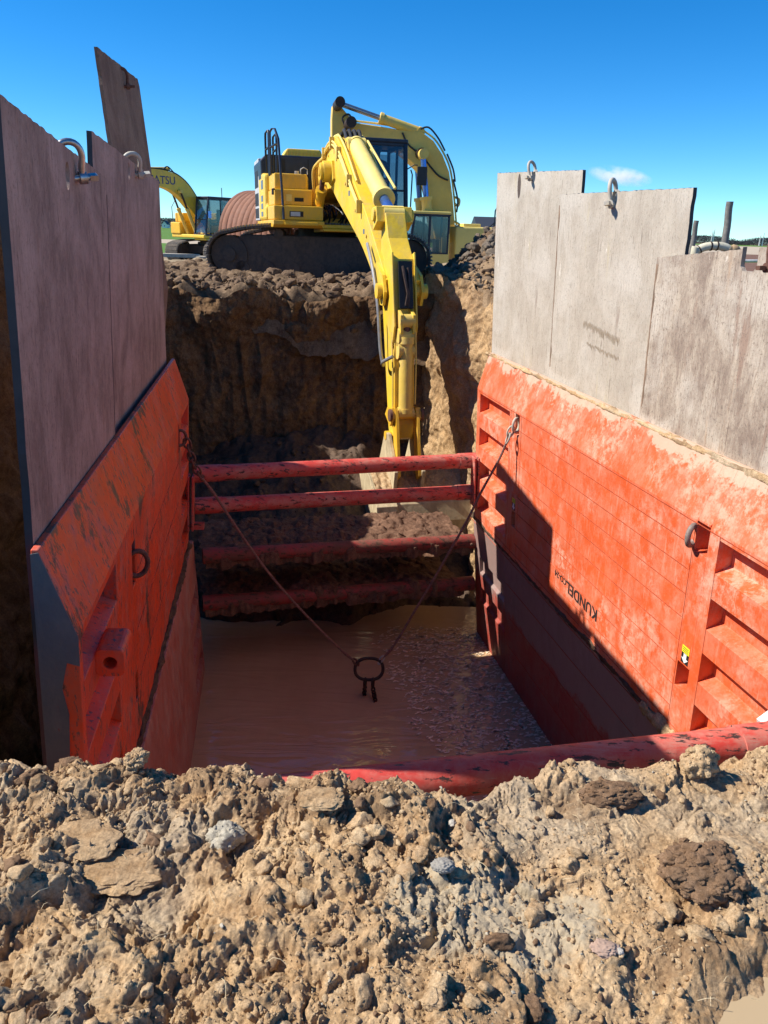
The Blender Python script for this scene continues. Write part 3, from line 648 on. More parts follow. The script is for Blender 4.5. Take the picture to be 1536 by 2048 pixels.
upper = thing('trench_shield', 'upper orange red steel trench shield with lettering and the top pair of far struts', 'trench shield', tuple(WP(WL, 2.8, -2.3, .19)+(WP(WR, 2.8, -2.3, .19)-WP(WL, 2.8, -2.3, .19))*.5))
HB = -2.27
segR = [(-1.45, -1.3, []), (-1.3, .12, [pk(h) for h in rowsN]), (.12, .23, []), (.23, .38, [(-.43, -.68, .17, .0), (-1.62, -1.84, .17, 0)]), (.38, 3.72, []), (3.72, 3.84, [(-.48, -.72, .17, 0), (-1.66, -1.86, .17, 0)]), (3.84, 4.02, []), (4.02, 5.05, [pk(h) for h in rowsN]), (5.05, WR[4], [])]
seamsR = [(.4, 3.7, -.45-.2*i) for i in range(1, 9)]+[(-1.3, WR[4]-.05, -.47)]+[(.05, 5., HB+.07)]
pr = side_panel(WR, segR, TU, 0, HB, .45, 'red_r', upper, seams=seamsR)
sv = MB()
for s in (.12, .4, 3.66, 3.98): sv.beam(WP(WR, s, -.47, .1915), WP(WR, s, HB+.02, .1915), .005, .009, up=WR[1])
sv.build('weld_seam', 'red_r', pr)
LL = WL[4]
segL = [(0, .06, []), (.06, .95, [pk(h, .13) for h in rowsN]), (.95, 1.5, []), (1.5, 1.62, [(-.62, -.95, .17, 0), (-1.66, -1.9, .17, 0)]), (1.62, 4.35, []), (4.35, 4.47, [(-.5, -.8, .17, 0)]), (4.47, 4.62, []), (4.62, 5.35, [pk(h, .13) for h in rowsN]), (5.35, LL, [])]
pl_ = side_panel(WL, segL, TU, 0, HB, .45, 'red_l', upper, seams=[(1.65, 4.3, -.45-.44*i) for i in range(1, 4)])
# worn grey end of the left wall
ew = MB(); poly = [(.0, -.02), (.036, -.012), (.19, -.455), (.19, -.62), (.13, -.6), (.10, -.75), (.125, -.9), (.11, -1.3), (.13, -1.7), (.11, HB), (0, HB)]
ew.prism(poly, lambda t, h, s: WP(WL, s, h, t), -.006, -.002); 
M['worn'] = paint('worn_grey_steel', (.12, .13, .14), (.22, .2, .18), .4, rough=.6, chip=.66, rust=(.25, .05, .03))
ew.build('worn_end_plate', 'worn', pl_)
# empty strut socket near the left end
sk = MB(); c = WP(WL, .42, -.80, .19); n_ = WL[3]
def ring_prism(mb, c, ax, u, w, outer, inner_r, L, k=24):
    """block of rounded outline with a bore, axis ax"""
    o = []; 
    for i in range(k):
        a = 2*pi*i/k; ca, sa = cos(a), sin(a); e = .42; o.append(c+u*(outer[0]*math.copysign(abs(ca)**e, ca))+w*(outer[1]*math.copysign(abs(sa)**e, sa)))
    i_ = [c+u*(inner_r*cos(2*pi*i/k))+w*(inner_r*sin(2*pi*i/k)) for i in range(k)]
    vs = o+[p+ax*L for p in o]+i_+[p+ax*L for p in i_]; f = []
    for i in range(k):
        j = (i+1) % k; f += [(i, j, k+j, k+i), (2*k+j, 2*k+i, 3*k+i, 3*k+j), (k+i, k+j, 3*k+j, 3*k+i), (j, i, 2*k+i, 2*k+j)]
    mb.add(vs, f)
ring_prism(sk, c+n_*.075-WL[1]*.11, WL[1], n_, WL[2], (.078, .085), .036, .24)
so_ = sk.build('strut_socket', 'red_l', pl_, bevel=.006)
sb_ = MB(); sb_.prism([(.02*0+cos(a)*.036, sin(a)*.036) for a in np.linspace(0, 2*pi, 20, endpoint=False)], lambda a, b, w: c+n_*.075+n_*a+WL[2]*b+WL[1]*w, .02, .03); sb_.build('socket_bottom', 'black2', so_)
# lettering and stickers on the right wall (upside down, as the shield stands inverted)
sK, hK, PK = wloc(WR, 1192, 1228, .19); sL, hL, PL = wloc(WR, 1136, 1165, .19)
dd = WR[1]; vv = WR[2]
base_pt = WP(WR, sK-.02, HB+.30, .19)
text_mesh('KUNDEL', WP(WR, sK-.03, hK+.045, .19), dd, -vv, .172, 'letter', pr, 'lettering', lift=.003, bold=.003)
text_mesh('CO-24', WP(WR, sK+.64, hK+.045, .19), dd, -vv, .095, 'letter', pr, 'lettering', lift=.003, bold=.001)
for s, h, tt in ((.30, -1.56, .14), (3.78, -1.60, .12)):
    a = MB(); a.prism([(s-.045, h-.045), (s+.045, h-.045), (s+.045, h+.105), (s-.045, h+.105)], lambda x, y, w: WP(WR, x, y, w), .1902, .1915); st = a.build('arrow_sticker', 'sticker_k', pr)
    a = MB(); a.prism([(s-.045, h+.045), (s+.045, h+.045), (s+.045, h+.105), (s-.045, h+.105)], lambda x, y, w: WP(WR, x, y, w), .1916, .1925); a.build('yellow_field', 'sticker_y', st)
    a = MB(); a.prism([(s-.018, h+.04), (s+.018, h+.04), (s+.018, h), (s+.042, h), (s, h-.04), (s-.042, h), (s-.018, h)], lambda x, y, w: WP(WR, x, y, w), .1916, .1925); a.build('arrow', 'white', st)
    a = MB()
    for i in range(3): a.prism([(s-.035, h+.057+.015*i), (s+.035, h+.057+.015*i), (s+.035, h+.062+.015*i), (s-.035, h+.062+.015*i)], lambda x, y, w: WP(WR, x, y, w), .1926, .193)
    a.build('print', 'sticker_k', st)
# struts
def strut(a, b, r, m, parent, sub=True):
    a = Vector(a); b = Vector(b); d = (b-a).normalized(); mb = MB(); mb.cyl(a, b, r, 28); o = mb.build('strut', m, parent, smooth=True)
    for e, sg in ((a, 1), (b, -1)):
        c = MB(); c.cyl(e+d*sg*.002, e+d*sg*.34, r*1.09, 28); s = c.build('strut_sleeve', m, o, smooth=True)
        p = MB(); q = e+d*sg*.1; y = Vector((0, -1, 0)); y = (y-d*y.dot(d)).normalized()
        p.cyl(q+y*(r*1.0), q+y*(r*1.09+.018), .022, 12); p.cyl(q+y*(r*1.0), q+y*(r*1.09+.024), .012, 8); p.build('pin', 'rust_steel', s, smooth=True)
    return o
def pyl(p, q, yl, yr): return V(PY(*p, yl)), V(PY(*q, yr))
a, b = pyl((387, 948), (962, 920), 8.55, 9.72); strut(a, b, .098, 'red_strut', upper)
a, b = pyl((389, 1012), (957, 983), 8.55, 9.72); strut(a, b, .098, 'red_strut', upper)
# end brackets which carry the far struts
for W, s in ((WL, LL-.12), (WR, WR[4]-.12)):
    mb = MB()
    for t in (.19, .24): mb.prism([(s-.05, -1.36), (s+.11, -1.36), (s+.11, HB+.22), (s-.05, HB+.22)], lambda x, y, w: WP(W, x, y, w), t, t+.022)
    mb.build('strut_bracket', 'red_strut', pl_ if W is WL else pr, bevel=.004)
mb = MB(); q = WP(WL, LL-.05, -2.02, .22); mb.beam(q, q+WL[3]*.16, .09, .07); mb.build('lug', 'red_strut', pl_)
# near strut
zN = -1.17
a = V(PZ(560, 1592, zN-.0)); b = V(PZ(1536, 1484, zN)); d = (b-a).normalized(); a2 = a-d*1.05; b2 = b+d*.02
a2.z = b2.z = zN
lower = thing('trench_shield', 'lower muddy red trench shield standing in the water beneath the upper one', 'trench shield', tuple(WP(WL, 2.8, -4.6, .3)+(WP(WR, 2.8, -4.6, .1)-WP(WL, 2.8, -4.6, .3))*.5))
strut(a2, b2+d*.10, .108, 'red_strut', upper)
mb = MB(); q = b2+d*.12; mb.beam(q+Vector((-.13, .1, .03)), q+Vector((.35, .32, .25)), .05, .06); mb.build('white_brace', 'white', upper)
# lower shield
HT = HB-.02; HL = -4.75
TLo = lambda h: .235+(.37-.235)*(h-HT)/(-3.9-HT)
TRo = lambda h: .165+(.06-.165)*(h-HT)/(-4.4-HT)
rl = [HT-.55, HT-1.0, HT-1.45]
segLo = [(0, .06, []), (.06, .95, [pk(h, .09) for h in rl]), (.95, 4.6, []), (4.6, 5.5, [pk(h, .09) for h in rl]), (5.5, LL+.12, [])]
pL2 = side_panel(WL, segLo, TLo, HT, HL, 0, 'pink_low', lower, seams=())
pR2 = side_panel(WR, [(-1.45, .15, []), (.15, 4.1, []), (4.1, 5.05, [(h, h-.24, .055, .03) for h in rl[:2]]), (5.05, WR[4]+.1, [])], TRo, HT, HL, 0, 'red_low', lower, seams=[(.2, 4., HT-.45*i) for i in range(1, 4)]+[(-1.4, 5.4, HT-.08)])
# caked mud on the joint between the two shields
def mudstrip(W, s0, s1, h, t, r, m, name, label, cat, seed):
    n = 260; k = 14; VV = []; 
    for i in range(n):
        s = s0+(s1-s0)*i/(n-1)
        for j in range(k):
            a = 2*pi*j/k; rr = r*(.55+.9*abs(float(fbm([s*3], [cos(a)+seed], sin(a), 3, seed)[0]))+.35*float(fbm([s*14], [cos(a)*2], sin(a)*2, 3, seed+2)[0]))
            VV.append(WP(W, s, h+rr*cos(a)*1.6, t+rr*sin(a)))
    f = [(i*k+j, i*k+(j+1) % k, (i+1)*k+(j+1) % k, (i+1)*k+j) for i in range(n-1) for j in range(k)]
    return kind(obj(name, [tuple(v) for v in VV], f, m, smooth=True), 'stuff', label, cat)
mudstrip(WL, .0, LL, HB-.02, .19, .035, 'mud_dark', 'caked_mud', 'dark mud caked along the joint of the left shield walls', 'mud', 3)
mudstrip(WR, -.2, 5.3, HB-.01, .17, .026, 'mud_dark', 'caked_mud', 'mud caked along the joint of the right shield walls', 'mud', 9)
mudstrip(WR, -1.4, 5.3, -.03, .035, .017, 'dirt_near', 'caked_mud', 'dry tan mud lying along the top edge of the right shield wall', 'mud', 19)
mudstrip(WR, -1.4, .75, HB-.03, .20, .045, 'dirt_near', 'caked_mud', 'tan dried mud on the near end of the right wall joint', 'mud', 29)
a, b = pyl((405, 1112), (950, 1082), 8.62, 9.8); strut(a, b, .098, 'red_strut_mud', lower)
a3, b3 = a.copy(), b.copy()
a, b = pyl((405, 1207), (945, 1166), 8.62, 9.8); strut(a, b, .098, 'red_strut_mud', lower)
a4, b4 = a.copy(), b.copy()
# mud heaped on those struts, running back to the slope
def mudheap(a, b, w0, w1, hgt, back, drop, seed, name='mud', m='mud'):
    nu, nv = 420, 110; u = np.linspace(w0, w1, nu); v = np.linspace(-1, 1, nv); U, Vv = np.meshgrid(u, v, indexing='ij')
    a = np.array(a); b = np.array(b); dr = b-a; L = np.linalg.norm(dr); dr = dr/L; pn = np.array([-dr[1], dr[0], 0]); pn /= np.linalg.norm(pn)
    prof = np.where(Vv < 0, np.sqrt(np.clip(1-Vv**2, 0, 1)), 1-drop*Vv)
    endf = np.minimum(sstep(w0, w0+.12, U), sstep(w1, w1-.12, U))
    wid = np.where(Vv < 0, .085, back)
    P = a+dr*(U*L)[..., None]+pn*(Vv*wid)[..., None]
    h = .05+hgt*prof*endf*(.75+.9*fbm(U*5, Vv*0+seed, 0, 3, seed))
    x, y = P[..., 0], P[..., 1]
    h = h+(.16*.6*clods(x/.16, y/.16, seed, (.3, .75), .7)+.07*.6*clods(x/.07, y/.07, seed+5, (.3, .8), .7))*endf+.03*fbm(x*9, y*9, 0, 4, seed)
    P[..., 2] += h*.62-.03; P[..., 0] += .04*fbm(x*7, y*7, 5, 3, seed); P[..., 1] += .05*fbm(x*7, y*7, 8, 3, seed)
    P[:, 0, 2] -= .16; 
    return kind(obj(name, P.reshape(-1, 3), grid_faces(nu, nv), m, smooth=True), 'structure')
mudheap(a3, b3, .0, .99, .045, 1.25, 1.6, 3)
mudheap(a4, b4, .0, .96, .12, 1.3, .8, 13, m='mud')

# ================================================================== STEEL SHEETS STANDING BEHIND THE SHIELD
def steel_sheet(corners, W, t0, th, m, label, group, hole=None, notch=None, name='steel_sheet', seed=0, edge=False):
    """corners in wall coordinates (s, h), near-top, far-top, far-bottom, near-bottom; thickness outward"""
    (sa, ha), (sb, hb), (sc, hc), (sd, hd) = corners; rg = random.Random(seed); top = []; n = 60
    def lerp(a, b, t): return (a[0]+(b[0]-a[0])*t, a[1]+(b[1]-a[1])*t)
    A, B, C_, D_ = corners
    top = [lerp(A, B, i/n) for i in range(n+1)]; top = [(s, h+rg.uniform(-.004, .004)*(0 < i < n)) for i, (s, h) in enumerate(top)]
    if notch:
        s0, s1, dp = notch; q = []
        for s, h in top:
            lo, hi = min(s0, s1), max(s0, s1)
            if lo < s < hi: continue
            q.append((s, h))
        # insert notch vertices
        k = next(i for i in range(len(q)-1) if min(q[i][0], q[i+1][0]) <= lo and max(q[i][0], q[i+1][0]) >= hi)
        hh = q[k][1]; first, second = (lo, hi) if q[k][0] <= lo else (hi, lo); sg = 1 if first < second else -1
        q[k+1:k+1] = [(first, hh), (first+.0*sg, hh-dp*.8), (first+.03*sg, hh-dp), (second-.03*sg, hh-dp), (second, hh-dp*.8), (second, hh)]
        top = q
    near = [lerp(D_, A, i/40) for i in range(1, 40)]; near = [(s+rg.uniform(-.006, .006), h) for s, h in near]
    poly = [D_]+near+top+[C_]
    base = WP(W, (sa+sb)/2, hd, t0-th/2)
    t = thing(name, label, 'steel sheet', tuple(base), 0, group)
    # front and back face with an optional round eye
    def ring(poly, tt): return [WP(W, s, h, tt) for s, h in poly]
    mb = MB(); P = poly; N = len(P); vs = ring(P, t0)+ring(P, t0-th); fs = []
    if hole:
        hs, hh, hr = hole; K = 20; H = [(hs+hr*.8*cos(2*pi*i/K), hh+hr*1.25*sin(2*pi*i/K)) for i in range(K)]
        # bridge outline and hole by a keyhole cut
        import mathutils
        from mathutils.geometry import tessellate_polygon
        tri = tessellate_polygon([[Vector((a, b, 0)) for a, b in P], [Vector((a, b, 0)) for a, b in H[::-1]]])
        allp = P+H[::-1]; N2 = len(allp); vs = ring(allp, t0)+ring(allp, t0-th)
        fs = [tuple(x) for x in tri]+[tuple(N2+i for i in reversed(x)) for x in tri]
        for i in range(K): j = (i+1) % K; fs.append((N+i, N+j, N2+N+j, N2+N+i))
        off = N2
    else:
        from mathutils.geometry import tessellate_polygon
        tri = tessellate_polygon([[Vector((a, b, 0)) for a, b in P]]); fs = [tuple(x) for x in tri]+[tuple(N+i for i in reversed(x)) for x in tri]; off = N
    o = mb.add(vs, fs).build('plate', m, t)
    eb = MB(); V1 = ring(P, t0+.0005); V2 = ring(P, t0-th-.0005)
    for i in range(N):
        j = (i+1) % N; eb.add([V1[i], V1[j], V2[j], V2[i]], [(0, 1, 2, 3)])
    eb.build('cut_edge', 'plate_edge' if edge else m, t)
    return t
def sh(W, x, y, t=0.): s, h, _ = wloc(W, x, y, t); return (s, h)
gL = 'rusty steel sheets standing behind the left shield wall'; gR = 'mud coated steel sheets standing behind the right shield wall'
def hol(W, x, y, r, t=0): s, h = sh(W, x, y, t); return (s, h, r)
A1 = sh(WL, 1, 188); B1 = sh(WL, 213, 356)
steel_sheet([A1, B1, (B1[0]+.04, -1.5), (.0+A1[0]-.06, -4.5)], WL, -.004, .034, 'plate_l', 'broad purple brown steel sheet nearest on the left, with a bright shackle', gL, hole=hol(WL, 137, 352, .055), seed=1, edge=True)
A2 = sh(WL, 183, 262, -.045); B2 = sh(WL, 318, 363, -.045)
steel_sheet([A2, B2, (LL+.02, -.5), (A2[0]-.02, -1.5)], WL, -.045, .03, 'plate_l', 'middle rusty steel sheet on the left with pale scratched patches, behind the broad nearest one', gL, hole=hol(WL, 258, 342, .05, -.045), seed=2, edge=True)
# tall leaning sheet behind
def free_sheet(c4, th, m, label, group, mids):
    """c4 = near-top, far-top, far-bottom, near-bottom world points"""
    c4 = [V(p) for p in c4]; n = (c4[1]-c4[0]).cross(c4[3]-c4[0]).normalized(); t = thing('steel_sheet', label, 'steel sheet', tuple((c4[2]+c4[3])/2), 0, group)
    rg = random.Random(5); mb = MB(); pts = []
    e = (c4[1]-c4[0])
    pts = [c4[3]]+[mids[0]+(c4[0]-mids[0])*(i/30)+e*rg.uniform(-.004, .004) for i in range(30)]+[c4[0]+e*(i/20)*1.0+Vector((0, 0, rg.uniform(-.005, .005))) for i in range(20)]+[c4[1]+(c4[0]-c4[1])*.04, c4[1]-Vector((0, 0, .06)), mids[1], c4[2]]
    N = len(pts); mb.add(pts+[p+n*th for p in pts], [tuple(range(N)), tuple(range(2*N-1, N-1, -1))]+[(i, (i+1) % N, N+(i+1) % N, N+i) for i in range(N)])
    mb.build('plate', m, t); return t, n
nt_, ft_ = V(PY(195, 95, 7.25)), V(PY(278, 160, 8.9)); nm_, fm_ = V(PY(222, 285, 7.25)), V(PY(306, 362, 8.9))
nk = nt_+(nm_-nt_)*((nt_.z-.9)/(nt_.z-nm_.z)); fk = ft_+(fm_-ft_)*((ft_.z-.9)/(ft_.z-fm_.z))
nb = nk+Vector((-.12, 0, -1.1)); fb = fk+Vector((-.16, 0, -1.1))
tall, tn = free_sheet([nt_, ft_, fb, nb], .03, 'plate_tall', 'tallest brown steel sheet rising and leaning behind the other left sheets', gL, (nk, fk))
# right-hand sheets, the farthest lies behind the next
c1 = [sh(WR, 1166, 340, -.09), sh(WR, 995, 346, -.09)]
steel_sheet([c1[0], c1[1], (c1[1][0]+.0, -.6), (c1[0][0], -.6)], WR, -.09, .03, 'plate_r', 'farthest right steel sheet coated with pale mud, bearing a dark oval spot', gR, hole=hol(WR, 1068, 352, .05, -.09), seed=6, edge=True)
c2 = [sh(WR, 1387, 375, -.045), sh(WR, 1120, 389, -.045)]
steel_sheet([c2[0], c2[1], (c2[1][0]+.02, -.6), (c2[0][0]+.02, -.6)], WR, -.045, .03, 'plate_r', 'middle right steel sheet coated with pale mud, with scraped slanting marks', gR, hole=hol(WR, 1229, 398, .06, -.045), seed=7, edge=True)
c3 = [sh(WR, 1700, 478), sh(WR, 1314, 515)]; n1 = sh(WR, 1538, 505)[0]; n0 = sh(WR, 1488, 508)[0]
n0 = sh(WR, 1484, 508)[0]; n1 = sh(WR, 1517, 506)[0]
steel_sheet([c3[0], c3[1], (c3[1][0]+.02, -.6), (c3[0][0]+.0, -.6)], WR, -.002, .03, 'plate_r2', 'nearest right steel sheet, lower and grainier, with a notch cut in its top edge', gR, notch=(n0, n1, .15), seed=8)
def rust_gap_strip(W, s, h0, h1, t, label, parent_label, m='scrape0'):
    rg = random.Random(int(abs(s)*100)); k = 40; L = []; Rr = []
    for i in range(k+1):
        h = h0+(h1-h0)*i/k; w = .010+.022*abs(float(fbm([h*5], [s], 0, 3, 4)[0])); L.append((s, h)); Rr.append((s-w, h))
    mb = MB(); mb.prism(L+Rr[::-1], lambda x, y, u: WP(W, x, y, u), t+.0006, t+.0016)
    par = [o for o in SC.objects if o.get('label', '').startswith(parent_label)][0]; mb.build('rust_gap_strip', m, [c for c in par.children if c.name.startswith('plate')][0])
M['scrape0'] = simple('rust_brown_edge_stain', (.26, .17, .11), .85, 0, .5, 12); M['gap_line'] = simple('dark_gap_line', (.15, .095, .085), .85, 0, .5, 12)
rust_gap_strip(WR, c2[1][0], .1, c2[1][1]-.1, -.045, '', 'middle right'); rust_gap_strip(WR, c3[1][0], .1, c3[1][1]-.05, -.002, '', 'nearest right')
rust_gap_strip(WL, B1[0]+.02, -.2, B1[1]-.1, -.004, '', 'broad purple', 'gap_line')  # shaded gap between the two left sheets, painted as a dark strip
# dark oval spot and scrape marks (flat patches of rust on the plates)
mb = MB(); s, h = sh(WR, 1038, 372, -.087); mb.prism([(s+.045*cos(a), h+.13*sin(a)) for a in np.linspace(0, 2*pi, 18, endpoint=False)], lambda x, y, w: WP(WR, x, y, w), -.0885, -.0875)
M['spot'] = simple('dark_rust_spot', (.10, .07, .055), .8, 0, .4, 30)
far_plate = [o for o in SC.objects if o.get('label', '').startswith('farthest right')][0]; mid_plate = [o for o in SC.objects if o.get('label', '').startswith('middle right')][0]
mb.build('rust_spot', 'spot', [c for c in far_plate.children if c.name.startswith('plate')][0])
mb = MB(); M['scrape'] = simple('brown_scrape', (.33, .24, .15), .8, 0, .4, 40); rg = random.Random(3)
def scrape(x0, y0, x1, y1, hh, k):
    a = sh(WR, x0, y0, -.043); b = sh(WR, x1, y1, -.043)
    for i in range(k):
        t = i/(k-1); s = a[0]+(b[0]-a[0])*t; h = a[1]+(b[1]-a[1])*t+rg.uniform(-.01, .01); w = .006; l = hh*rg.uniform(.5, 1)
        mb.prism([(s, h), (s-w, h-l*.3), (s-w*1.2, h-l), (s+w*.6, h-l*.5)], lambda x, y, u: WP(WR, x, y, u), -.0435, -.042)
scrape(1168, 640, 1238, 676, .09, 30); scrape(1174, 684, 1236, 714, .05, 26)
mb.build('scrape_mark', 'scrape', [c for c in mid_plate.children if c.name.startswith('plate')][0])

# ================================================================== SHACKLES, SLING
def shackle(c, up, side, r, w, m, label, group, name='shackle', tilt=0.):
    """bow shackle: pin along 'side' through c, bow rises along 'up'"""
    c = Vector(c); up = Vector(up).normalized(); side = (Vector(side)-up*Vector(side).dot(up)).normalized()
    t = thing(name, label, 'shackle', tuple(c), 0, group); mb = MB(); pts = []
    pts.append(c-side*w*.55); 
    for i in range(17):
        a = pi+(-pi)*i/16; pts.append(c+side*(cos(a)*w*(.55+.35*sin(a)))+up*(w*.55+sin(a)*w*1.25))
    pts.append(c+side*w*.55)
    mb.tube(pts, [r*1.0]+[r]*17+[r*1.0], 12)
    for s in (-1, 1): mb.cyl(c+side*s*(w*.55-r*1.1), c+side*s*(w*.55+r*1.1), r*1.9, 16)
    mb.build('bow', m, t, smooth=True)
    p = MB(); p.cyl(c-side*(w*.55+r*1.6), c+side*(w*.55+r*2.2), r*.95, 12); e = c+side*(w*.55+r*3.2); p.box(e, (r*2.4, r*2.4, r*1.6), (side, up.cross(side), up)); p.build('pin', m, t, smooth=True)
    return t
gS = 'lifting shackles through the steel sheets'
NL = WL[3]; NR = -WR[3]
s, h = sh(WL, 152, 358); shackle(WP(WL, s, h, -.02), WL[2]*.95-WL[1]*.4+NL*.0, NL*.85+WL[1]*.5, .0175, .105, 'galv', 'large bright galvanised shackle hooked through the nearest left sheet', gS)
s, h = sh(WL, 271, 351, -.045); shackle(WP(WL, s, h, -.06), WL[2]*.8-WL[1]*.5, NL*.85+WL[1]*.4, .0175, .10, 'galv_mud', 'smaller looking pale shackle through the middle left sheet', gS)
q = nt_+(ft_-nt_)*.52+Vector((0, 0, -.17)); shackle(q, (0, -.2, 1), tn*-1+Vector((0, .4, 0)), .014, .085, 'rust_steel', 'dark rusty shackle at the top edge of the tallest left sheet', gS)
s, h = sh(WR, 1063, 358, -.09); shackle(WP(WR, s, h, -.10), WR[2]+WR[1]*.25, NR*.8-WR[1]*.5, .016, .10, 'galv_mud', 'muddy shackle through the farthest right sheet', gS)
s, h = sh(WR, 1222, 410, -.045); shackle(WP(WR, s, h, -.06), WR[2]+WR[1]*.15, NR*.7-WR[1]*.6, .019, .115, 'galv_mud', 'muddy shackle through the middle right sheet', gS)
s, h = sh(WR, 1545, 535); shackle(WP(WR, s, h, -.02), WR[2], NR, .016, .10, 'rust_steel', 'rust orange shackle by the notch of the nearest right sheet', gS)
def link_ring(mb, c, a, b, ra, rb, r, n=28):
    a = Vector(a).normalized(); b = Vector(b).normalized(); mb.tube([Vector(c)+a*ra*cos(2*pi*i/n)+b*rb*sin(2*pi*i/n) for i in range(n)], r, 9, closed=True)
# lifting eyes welded in the slots of the shield: they belong to its walls
mb = MB(); link_ring(mb, WP(WL, 1.60, -.80, .205), WL[2], (NL+WL[1]*.5), .095, .075, .018); mb.build('lifting_eye', 'rust_steel', pl_, smooth=True)
s, h, _ = wloc(WR, 1388, 1070, .2); mb = MB(); link_ring(mb, WP(WR, s, h, .215), WR[2], (NR-WR[1]*.6), .075, .07, .021); mb.build('lifting_eye', 'rust_shackle', pr, smooth=True)
for (s, h) in ((3.78, -.6),):
    mb = MB(); link_ring(mb, WP(WR, s, h, .205), WR[2], (NR-WR[1]*.6), .08, .06, .016); mb.build('lifting_eye', 'galv_mud', pr, smooth=True)
mb = MB(); link_ring(mb, WP(WL, 4.41, -.65, .205), WL[2], (NL+WL[1]*.5), .08, .06, .016); mb.build('lifting_eye', 'rust_steel', pl_, smooth=True)

RC = V(PZ(738, 1338, -3.62))
sling = thing('lifting_sling', 'rusty wire rope lifting sling hanging across the trench, its ring over the water', 'sling', tuple(RC))
mb = MB(); u = Vector((1, .05, 0)).normalized(); w = Vector((0, .45, .75)).normalized(); n = 40; ring = []
for i in range(n):
    a = 2*pi*i/n; c_, s_ = cos(a), sin(a); ring.append(RC+u*math.copysign(abs(c_)**.85, c_)*.178+w*math.copysign(abs(s_)**.85, s_)*.135)
mb.tube(ring, .021, 10, closed=True); master = mb.build('master_ring', 'dark_iron', sling, smooth=True)
def rope(pix, P0, P1, nlink, name, endw=.012):
    # control points: interpolate depth along the projected path
    n = len(pix); pts = []
    for i, (x, y) in enumerate(pix):
        t = i/(n-1); Yd = P0.y+(P1.y-P0.y)*t; pts.append(V(PY(x, y, Yd)))
    pts[0] = P0; pts[-1] = P1
    # smooth catmull
    out = []
    for i in range(n-1):
        p = [pts[max(i-1, 0)], pts[i], pts[i+1], pts[min(i+2, n-1)]]
        for k in range(24):
            t = k/24; out.append(.5*((2*p[1])+(-p[0]+p[2])*t+(2*p[0]-5*p[1]+4*p[2]-p[3])*t*t+(-p[0]+3*p[1]-3*p[2]+p[3])*t**3))
    out.append(pts[-1]); L = [0]
    for i in range(1, len(out)): L.append(L[-1]+(out[i]-out[i-1]).length)
    def at(l):
        l = min(max(l, 0), L[-1]-1e-6); i = max(j for j in range(len(L)) if L[j] <= l); i = min(i, len(out)-2); return out[i]+(out[i+1]-out[i])*((l-L[i])/(L[i+1]-L[i]))
    T = L[-1]; ln = .105
    ch = MB()
    for k in range(nlink):
        a = at(k*ln*.8); b = at(k*ln*.8+ln); d = (b-a).normalized(); s_ = d.orthogonal().normalized(); s_ = Matrix.Rotation(.6+(k % 2)*pi/2, 3, d) @ s_; link_ring(ch, (a+b)/2, d, s_, ln*.62, .036, .0115, 20)
    l0 = nlink*ln*.8
    ro = MB(); N = int((T-l0-.25)/.014)
    for st in range(3):
        q = []
        for k in range(N+1):
            l = l0+(T-l0-.22)*k/N; c = at(l); d = (at(l+.02)-at(l-.02)).normalized(); e = d.cross(Vector((0, 0, 1))).normalized(); f = e.cross(d); ph = l*70+st*2*pi/3; q.append(c+(e*cos(ph)+f*sin(ph))*.0078)
        ro.tube(q, .0088, 6)
    # thimble and splice at the ring end
    ro.tube([at(T-.30), at(T-.24), at(T-.16), at(T-.08)], [.011, .019, .017, .013], 8)
    leg = ro.build('rope_leg', 'rope', sling, smooth=True)
    link_ring(ch, at(T-.035), (at(T)-at(T-.08)).normalized(), Vector((0, .3, 1)), .06, .034, .013, 20)
    ch.build('chain_links', 'rust_steel' if name == 'l' else 'galv_mud', leg, smooth=True)
rope([(362, 868), (392, 938), (430, 990), (490, 1080), (545, 1155), (610, 1228), (680, 1298), (716, 1323)], WP(WL, 4.41, -.66, .26), RC-u*.15+w*.07, 6, 'l')
rope([(1034, 848), (1000, 915), (962, 985), (935, 1040), (902, 1098), (868, 1158), (832, 1218), (790, 1288), (760, 1322)], WP(WR, 3.78, -.62, .25), RC+u*.13+w*.09, 2, 'r')
for dx, tilt, yv in ((-.045, -.09, 1), (.055, .0, 2)):
    mb = MB(); top = RC-w*.135+u*dx; cur = top
    link_ring(mb, top-Vector((0, 0, .05)), (0, 0, 1), (.3, 1, 0), .07, .034, .015, 18)
    end = V(PZ(728 if yv == 1 else 752, 1392 if yv == 1 else 1408, -4.03)); st = top-Vector((0, 0, .11)); 
    for k in range(5):
        a = st+(end-st)*(k/5); b = st+(end-st)*((k+1.25)/5); d = (b-a).normalized(); s_ = Matrix.Rotation((k % 2)*pi/2, 3, d) @ d.orthogonal().normalized(); link_ring(mb, (a+b)/2, d, s_, (b-a).length*.55, .026, .012, 16)
    mb.build('hanging_chain', 'dark_iron', sling, smooth=True)
